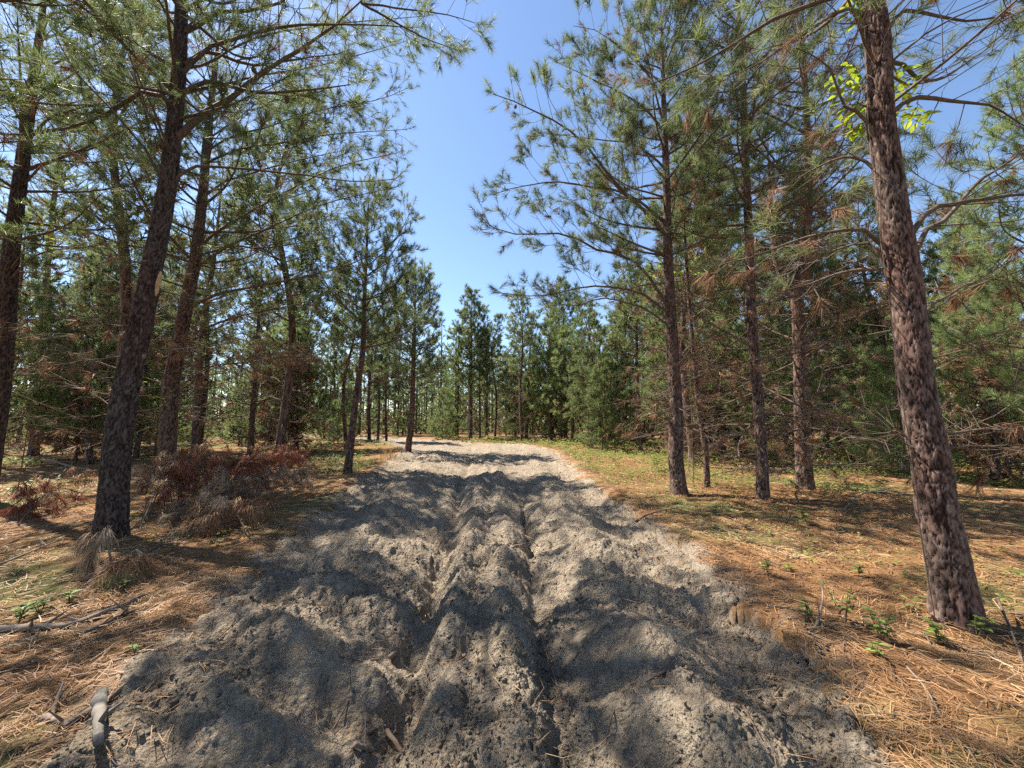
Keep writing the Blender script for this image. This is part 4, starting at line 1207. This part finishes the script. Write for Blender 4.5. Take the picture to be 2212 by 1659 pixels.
# the two drooping mops in front of the big dark pine
def foot_mop(label, a, path, seed, n):
    g = np.random.default_rng(seed)
    base = gpt(*a, 0.0)
    pts = [np.asarray(at_depth(px, py, base[1] - 0.04 * k)) for k, (px, py) in enumerate(path)]
    root = link('dead_pine_branch', None, None, base); tag(root, label, 'branch', 'drooping dead branches at the foot of the big dark pine')
    L = Limb(); P = resample(np.vstack([[base], pts]), 12)
    L.add(P - base, 0.012, 0.005, 12, 6)
    V, Q = wood_arrays([L]); link('stem', mesh('stem', V, quads=Q, mats=[M['fallen']]), root)
    tw = []
    for j in range(n):
        f = g.uniform(0.35, 1.0) * 10.99; i = int(f)
        p = P[i] + (P[i + 1] - P[i]) * (f - i); t = norm(P[i + 1] - P[i])
        tw.append((*p, *norm(t + np.array([0, 0, -0.5]) + g.normal(0, 0.2, 3)), 0.12, 1))
    o = link('needles', mop_mesh(tw, g, 70, 0.30, 0.0045, M['mop'], 0.20), root); o.location = tuple(-base)
def litter_mound():
    g = np.random.default_rng(460)
    c = gpt(272, 1250)
    nu, nv = 40, 22
    th = np.linspace(0, 2 * math.pi, nu, endpoint=False); f = np.linspace(0, 1, nv)
    X = np.cos(th)[None, :] * (f[:, None]); Yv = np.sin(th)[None, :] * f[:, None]
    H = 0.22 * (1 - sstep(0.25, 1.0, f))[:, None] * (1 + 0.35 * fbm(X * 2.2 + 5, Yv * 2.2, 3, 91)) - 0.05 + 0.05 * fbm(X * 7, Yv * 7, 3, 92)
    V = np.stack([X * 0.34, Yv * 0.34, H], -1).reshape(-1, 3)
    i = np.arange(nv - 1)[:, None] * nu; k = np.arange(nu)[None, :]; k2 = (k + 1) % nu
    Q = np.stack(np.broadcast_arrays(i + k, i + nu + k, i + nu + k2, i + k2), -1).reshape(-1, 4)
    root = link('litter_mound', None, None, c); tag(root, 'dark rounded mound of litter at the foot of the big dark pine', 'mound')
    link('heap', mesh('heap', V, quads=Q, mats=[M['floor']]), root)
    a = g.uniform(0, 6.28, 500); rr = np.sqrt(g.random(500)) * 0.9
    b = np.stack([np.cos(a) * rr * 0.34, np.sin(a) * rr * 0.34, 0.21 * (1 - sstep(0.25, 1.0, rr)) - 0.02], -1)
    d = norm(np.stack([np.cos(a) + g.normal(0, 1.3, 500), np.sin(a) + g.normal(0, 1.3, 500), -0.5 * sstep(0.2, 0.6, rr)], -1))
    V, Q, F = blades(b, d, g.uniform(0.12, 0.24, 500), np.full(500, 0.005), g, 0.3)
    t = g.random(500) * 0.7
    link('needles', mesh('needles', V, quads=Q, tris=F, mats=[M['dead_needle']], tint=np.concatenate([t, t]), smooth=False), root)
litter_mound()
foot_mop('left of two drooping dead needle mops below the big dark pine', (245, 1240), [(232, 1175), (222, 1160), (208, 1180), (196, 1230), (186, 1275)], 451, 11)
foot_mop('right of two drooping dead needle mops below the big dark pine', (285, 1240), [(285, 1195), (300, 1190), (318, 1215), (326, 1250), (322, 1280)], 452, 10)

# ------------------------------------------------------------------ fallen sticks and logs
def stick(name, label, pix, r, mat, seed, cat='stick', lifts=None, stubs=2, group=None, sides=9):
    g = np.random.default_rng(seed)
    lifts = lifts or [0.0] * len(pix)
    pts = np.array([gpt(px, py, r * 0.7 + lf) for (px, py), lf in zip(pix, lifts)])
    base = pts[0].copy(); base[2] -= r
    P = resample(pts, 16) + g.normal(0, r * 0.10, (16, 3)) - base
    root = link(name, None, None, base); tag(root, label, cat, group)
    rr = np.linspace(r, r * 0.55, 16) * (1 + 0.10 * g.normal(0, 1, 16))
    V, Q = tube_batch(P[None], rr[None], sides)
    n = len(V)
    V = V + g.normal(0, r * 0.05, V.shape)
    V = np.vstack([V, P[:1], P[-1:]])
    F = [(n, (k + 1) % sides, k) for k in range(sides)] + [(n + 1, n - sides + k, n - sides + (k + 1) % sides) for k in range(sides)]
    link('shaft', mesh('shaft', V, quads=Q, tris=F, mats=[mat]), root)
    for k in range(stubs):
        i = int(g.integers(4, 14)); d = norm(g.normal(0, 1, 3) + np.array([0, 0, 0.5])); ln = g.uniform(0.06, 0.18) * (1 + r * 12)
        V, Q = tube_batch(np.array([[P[i], P[i] + d * ln * 0.5, P[i] + d * ln]]), np.array([[r * 0.45, r * 0.35, r * 0.15]]), 5)
        link('side_twig', mesh('side_twig', V, quads=Q, mats=[mat]), root)
    return root
S = M
stick('fallen_branch', 'long pale fallen branch lying at the left edge below the big dark pine', [(-60, 1368), (60, 1362), (150, 1356), (220, 1330), (305, 1292)], 0.030, M['fallen'], 501, 'branch', stubs=3)
stick('fallen_branch', 'darker rotten branch alongside the long pale fallen branch', [(180, 1372), (225, 1352), (290, 1322)], 0.022, M['dead_wood'], 502, 'branch', stubs=3)
stick('fallen_branch', 'straight grey stick sloping along the lower left rim of the track', [(150, 1566), (215, 1528), (300, 1468)], 0.017, M['fallen'], 503, 'branch', stubs=1)
stick('fallen_branch', 'bent pale broken end of wood at the lower left', [(96, 1556), (125, 1560), (148, 1570)], 0.017, M['fallen'], 504, 'branch', stubs=1)
stick('fallen_branch', 'short upright broken twig in the lower left needles', [(112, 1548), (122, 1525), (134, 1500)], 0.009, M['fallen'], 505, 'branch', lifts=[0, .03, .06], stubs=0)
stick('broken_log', 'short weathered grey split log at the bottom left', [(212, 1552), (204, 1685)], 0.030, M['grey_wood'], 506, 'log', lifts=[.09, .12], stubs=2, sides=12)
stick('fallen_branch', 'short purple-brown stick lying on the sand left of the rut', [(842, 1430), (872, 1408), (902, 1388)], 0.017, M['fallen'], 507, 'stick', lifts=[.02, .035, .03], stubs=0)
stick('fallen_branch', 'dark stick half buried in the sand at the bottom centre', [(790, 1600), (830, 1575), (860, 1552)], 0.012, M['dead_wood'], 508, 'stick', lifts=[0.02] * 3, stubs=1)
stick('fallen_branch', 'dark curved stick at the bottom edge left of centre', [(835, 1590), (862, 1630), (880, 1665)], 0.014, M['dead_wood'], 509, 'stick', lifts=[0.02] * 3, stubs=0)
stick('fallen_branch', 'broken pale wood chip in the sand at the bottom', [(764, 1626), (785, 1632), (806, 1640)], 0.013, M['fallen'], 510, 'stick', lifts=[0.03] * 3, stubs=1)
stick('exposed_root', 'thin root lying bare along the right side of the rut', [(1166, 1372), (1180, 1420), (1196, 1470), (1216, 1520), (1240, 1560)], 0.009, M['dead_wood'], 511, 'root', lifts=[0.03, .03, .03, .02, .02], stubs=3)
stick('fallen_branch', 'dark twig on the sand right of the rut', [(1420, 1470), (1450, 1455), (1480, 1445)], 0.009, M['dead_wood'], 512, 'stick', lifts=[0.02] * 3, stubs=2)
stick('fallen_branch', 'thin dark stick standing in the shaded sand at the lower right', [(1690, 1545), (1690, 1580), (1688, 1620)], 0.007, M['dead_wood'], 513, 'stick', lifts=[0.02] * 3, stubs=0)
stick('fallen_branch', 'dark twiggy branch at the right rim of the track under the needles', [(1372, 1130), (1410, 1118), (1455, 1108), (1490, 1112)], 0.012, M['dead_wood'], 514, 'branch', lifts=[0.02, .06, .06, .03], stubs=4)
stick('fallen_branch', 'long bare fallen branch on the needles beneath the slender pine', [(1530, 1030), (1600, 1022), (1660, 1010), (1715, 992)], 0.024, M['fallen'], 515, 'branch', lifts=[0.03, .1, .15, .2], stubs=6)
stick('fallen_branch', 'arched bare fallen branch left of the nearest trunk', [(1820, 1105), (1860, 1080), (1910, 1070), (1975, 1078)], 0.014, M['fallen'], 516, 'branch', lifts=[0.01, .08, .10, .06], stubs=5)
stick('fallen_branch', 'bare twig curving over the sunny needles on the right', [(1470, 1145), (1530, 1142), (1580, 1158), (1610, 1170)], 0.007, M['fallen'], 517, 'stick', lifts=[0.02, .05, .04, .02], stubs=2)
stick('fallen_branch', 'short stick poking out of the needles at the right rim of the track', [(1722, 1385), (1760, 1365), (1778, 1330), (1780, 1300)], 0.010, M['fallen'], 518, 'stick', lifts=[0.01, .02, .08, .16], stubs=2)
stick('fallen_branch', 'thin straight dead stem slanting over the needles at the lower right', [(1960, 1450), (2000, 1500), (2035, 1560)], 0.006, M['fallen'], 519, 'stick', lifts=[0.02, .03, .02], stubs=1)
stick('fallen_branch', 'stick leaning in the dark shade right of the nearest trunk', [(2160, 1330), (2190, 1390), (2215, 1450)], 0.009, M['dead_wood'], 520, 'stick', lifts=[0.12, .05, .02], stubs=1)
stick('fallen_branch', 'fallen branch on the left forest floor behind the big dark pine', [(100, 1010), (150, 1015), (200, 1018)], 0.03, M['fallen'], 521, 'branch', lifts=[0.25, .1, .02], stubs=4)
stick('fallen_branch', 'pale crooked stick beside the big dark pine\'s foot', [(282, 1148), (300, 1135), (330, 1118)], 0.016, M['fallen'], 522, 'stick', lifts=[0.01, .06, .10], stubs=2)
stick('fallen_branch', 'long thin stick left of the big dark pine\'s foot', [(0, 1225), (60, 1205), (130, 1180)], 0.014, M['fallen'], 523, 'stick', lifts=[0.02, .05, .08], stubs=4)

# ------------------------------------------------------------------ seedlings and the vine: each leaf a part
def leaf_mesh(ln, w):
    V = []; Q = []; n = 6
    for i in range(n):
        f = i / (n - 1); ww = w * math.sin(math.pi * min(max(f, 0.03), 0.985)) ** 0.8 * (1.05 - 0.35 * f); z = -0.22 * ln * f * f
        V += [(-ww, ln * f, z + 0.22 * ww), (0, ln * f, z), (ww, ln * f, z + 0.22 * ww)]
    for i in range(n - 1):
        a = i * 3; Q += [(a, a + 1, a + 4, a + 3), (a + 1, a + 2, a + 5, a + 4)]
    return V, Q
LEAF = []; VLEAF = []
for k in range(4):
    V, Q = leaf_mesh(1.0, 0.24 + 0.05 * k)
    LEAF.append(mesh('leaf', V, quads=Q, mats=[M['leaf']], tint=np.full(len(Q), 0.15 + 0.25 * k)))
    VLEAF.append(mesh('leaf', V, quads=Q, mats=[M['vine_leaf']], tint=np.full(len(Q), 0.1 + 0.28 * k)))

def put_leaf(parent, p, d, ln, g, pool):
    o = link('leaf', pool[int(g.integers(4))], parent)
    q = Vector(d).to_track_quat('Y', 'Z')
    o.rotation_mode = 'QUATERNION'; o.rotation_quaternion = q
    o.location = tuple(p); o.scale = (ln, ln, ln)

def seedling(label, px, py, h, n, seed, leaf=0.05, stems=2):
    g = np.random.default_rng(seed)
    b = gpt(px, py)
    root = link('seedling', None, None, b); tag(root, label, 'plant', 'leafy seedlings in the needles')
    for s in range(stems):
        a = g.uniform(0, 6.28); tilt = g.uniform(0.15, 0.5)
        top = np.array([math.cos(a) * tilt * h, math.sin(a) * tilt * h, h * g.uniform(0.75, 1.1)])
        P = resample(np.array([[0, 0, -0.02], top * 0.5 + [0, 0, 0.03 * h], top]), 6)
        V, Q = tube_batch(P[None], np.linspace(0.004, 0.0015, 6)[None], 5)
        link('stem', mesh('stem', V, quads=Q, mats=[M['stem']]), root)
        for i in range(n):
            f = 0.35 + 0.65 * (i + 0.5) / n
            p = P[0] + (top - P[0]) * f
            an = i * 2.4 + g.uniform(-0.5, 0.5)
            put_leaf(root, p, (math.cos(an), math.sin(an), g.uniform(0.05, 0.5)), leaf * g.uniform(0.7, 1.2), g, LEAF)
for i, (lab, px, py, h, n, lf, st) in enumerate([
    ('bright seedling left of the stick at the right rim of the track', 1745, 1345, 0.16, 7, 0.055, 2),
    ('tall leafy seedling between the rim stick and the nearest trunk', 1825, 1345, 0.26, 8, 0.055, 3),
    ('broad sunny seedling in front of the nearest trunk', 1905, 1385, 0.18, 8, 0.06, 3),
    ('small seedling low in front of the broad sunny one', 1890, 1420, 0.10, 6, 0.05, 2),
    ('seedling growing against the foot of the nearest trunk', 2030, 1395, 0.16, 8, 0.06, 3),
    ('seedling just right of the nearest trunk\'s foot', 2110, 1375, 0.14, 8, 0.055, 2),
    ('seedling left of the nearest trunk, halfway to it', 1965, 1325, 0.22, 6, 0.055, 2),
    ('shaded dark green seedling by the cut bank on the right', 1660, 1240, 0.14, 8, 0.06, 2),
    ('small seedling right of the shaded one by the bank', 1712, 1238, 0.10, 6, 0.05, 2),
    ('pale seedling in the sunny needles further right', 1855, 1246, 0.12, 7, 0.06, 2),
    ('leafy seedling below the slender pine', 1745, 1135, 0.28, 9, 0.07, 3),
    ('seedling at the left edge of the photo, upper of the two', 85, 1325, 0.12, 8, 0.07, 3),
    ('seedling at the left edge of the photo, lower of the two', 40, 1345, 0.14, 8, 0.07, 3),
    ('seedling in front of the left needle mop', 150, 1300, 0.10, 6, 0.07, 2),
    ('small green sprout between the two drooping needle mops', 262, 1275, 0.08, 5, 0.05, 2),
    ('green sprout at the bare bank left of the track', 290, 1410, 0.06, 6, 0.04, 2),
    ('sunny yellow-green seedling in the clearing behind the rim on the right', 1330, 1005, 0.45, 10, 0.12, 3),
    ('bright yellow-green shrub left of the first straight pine', 1415, 1015, 0.5, 12, 0.12, 4),
    ('leafy seedling in front of the brush heap', 470, 1180, 0.12, 6, 0.06, 2)]):
    seedling(lab, px, py, h, n, 600 + i, lf, st)

# vine on the nearest trunk
def vine():
    g = np.random.default_rng(650)
    root5, off5 = T['R5']
    Y5 = root5.location.y
    line = [(2005, 1330), (1975, 1150), (1948, 950), (1912, 700), (1888, 520), (1872, 380), (1862, 260), (1858, 150), (1850, 40)]
    P = resample(np.array([at_depth(px + 14, py, Y5 - 0.085) for px, py in line]), 40)
    P[:, 0] += 0.012 * fbm(P[:, 2] * 3, P[:, 2] * 0 + 2, 3, 9)
    base = P[0].copy()
    root = link('vine', None, None, base); tag(root, 'yellow-green leafy vine climbing the nearest trunk, leaves high up', 'vine')
    V, Q = tube_batch((P - base)[None], np.linspace(0.0045, 0.002, 40)[None], 6)
    link('stem', mesh('stem', V, quads=Q, mats=[M['dead_wood']]), root)
    sprays = [((1866, 300), (1815, 262), 9, 0.10), ((1864, 250), (1800, 200), 9, 0.05), ((1860, 200), (1790, 175), 8, 0.15), ((1858, 60), (1826, 15), 8, 0.0),
              ((1868, 270), (1840, 290), 8, 0.1), ((1862, 170), (1830, 140), 7, 0.1),
              ((1925, 180), (1985, 175), 8, 0.1), ((1930, 240), (2010, 245), 10, 0.1), ((1930, 250), (1995, 270), 9, 0.15), ((1925, 160), (1960, 150), 6, 0.1), ((1935, 200), (1975, 205), 6, -0.05)]
    for a, b, n, dy in sprays:
        p0 = at_depth(*a, Y5 + 0.06); p1 = at_depth(*b, Y5 + 0.06 + dy)
        mid = (p0 + p1) / 2 + np.array([0, 0, 0.03])
        S = resample(np.array([p0, mid, p1]), 8) - base
        V, Q = tube_batch(S[None], np.linspace(0.003, 0.0015, 8)[None], 4)
        link('side_shoot', mesh('side_shoot', V, quads=Q, mats=[M['stem']]), root)
        t = norm(S[-1] - S[0]); h = norm(np.cross(t, [0, 0.3, 1.0]))
        for i in range(n):
            f = 0.1 + 0.9 * i / (n - 1)
            p = S[0] + (S[-1] - S[0]) * f
            d = norm(t * 0.6 + h * (1 if i % 2 else -1) * 0.8 + np.array([0, 0, -0.25]) + g.normal(0, 0.2, 3))
            put_leaf(root, p, d, g.uniform(0.06, 0.10), g, VLEAF)
vine()

# pale broadleaf twigs lit between the trunks on the left
def leafy_twig(label, px, py, Y, n, seed, spread=0.35):
    g = np.random.default_rng(seed)
    c = at_depth(px, py, Y); z = float(ground_z(c[0], c[1])[0])
    base = np.array([c[0], c[1], z])
    root = link('broadleaf_sapling', None, None, base); tag(root, label, 'sapling')
    P = resample(np.array([[0, 0, -0.03], [0.05, 0.03, (c[2] - z) * 0.5], c - base]), 16)
    V, Q = tube_batch(P[None], np.linspace(0.012, 0.003, 16)[None], 5)
    link('stem', mesh('stem', V, quads=Q, mats=[M['stem']]), root)
    for i in range(n):
        p = P[-1] + g.normal(0, spread, 3) * np.array([1, 0.7, 0.55])
        q = P[int(g.integers(10, 15))]
        if i % 4 == 0:
            V, Q = tube_batch(np.array([[q, (p + q) / 2 + [0, 0, .03], p]]), np.array([[0.004, 0.003, 0.0015]]), 4)
            link('side_shoot', mesh('side_shoot', V, quads=Q, mats=[M['stem']]), root)
            last = p
        a = g.uniform(0, 6.28)
        put_leaf(root, last + g.normal(0, 0.06, 3), (math.cos(a), math.sin(a), g.uniform(-0.3, 0.4)), g.uniform(0.07, 0.12), g, VLEAF)
leafy_twig('thin sapling with pale green leaves by the upper left trunks', 105, 505, 8.0, 36, 701, 0.30)
leafy_twig('thin leafy sapling between the two leading left trunks', 345, 850, 8.6, 22, 702, 0.20)
leafy_twig('bright leafy sapling right of the first straight pine', 1478, 590, 9.6, 40, 703, 0.32)
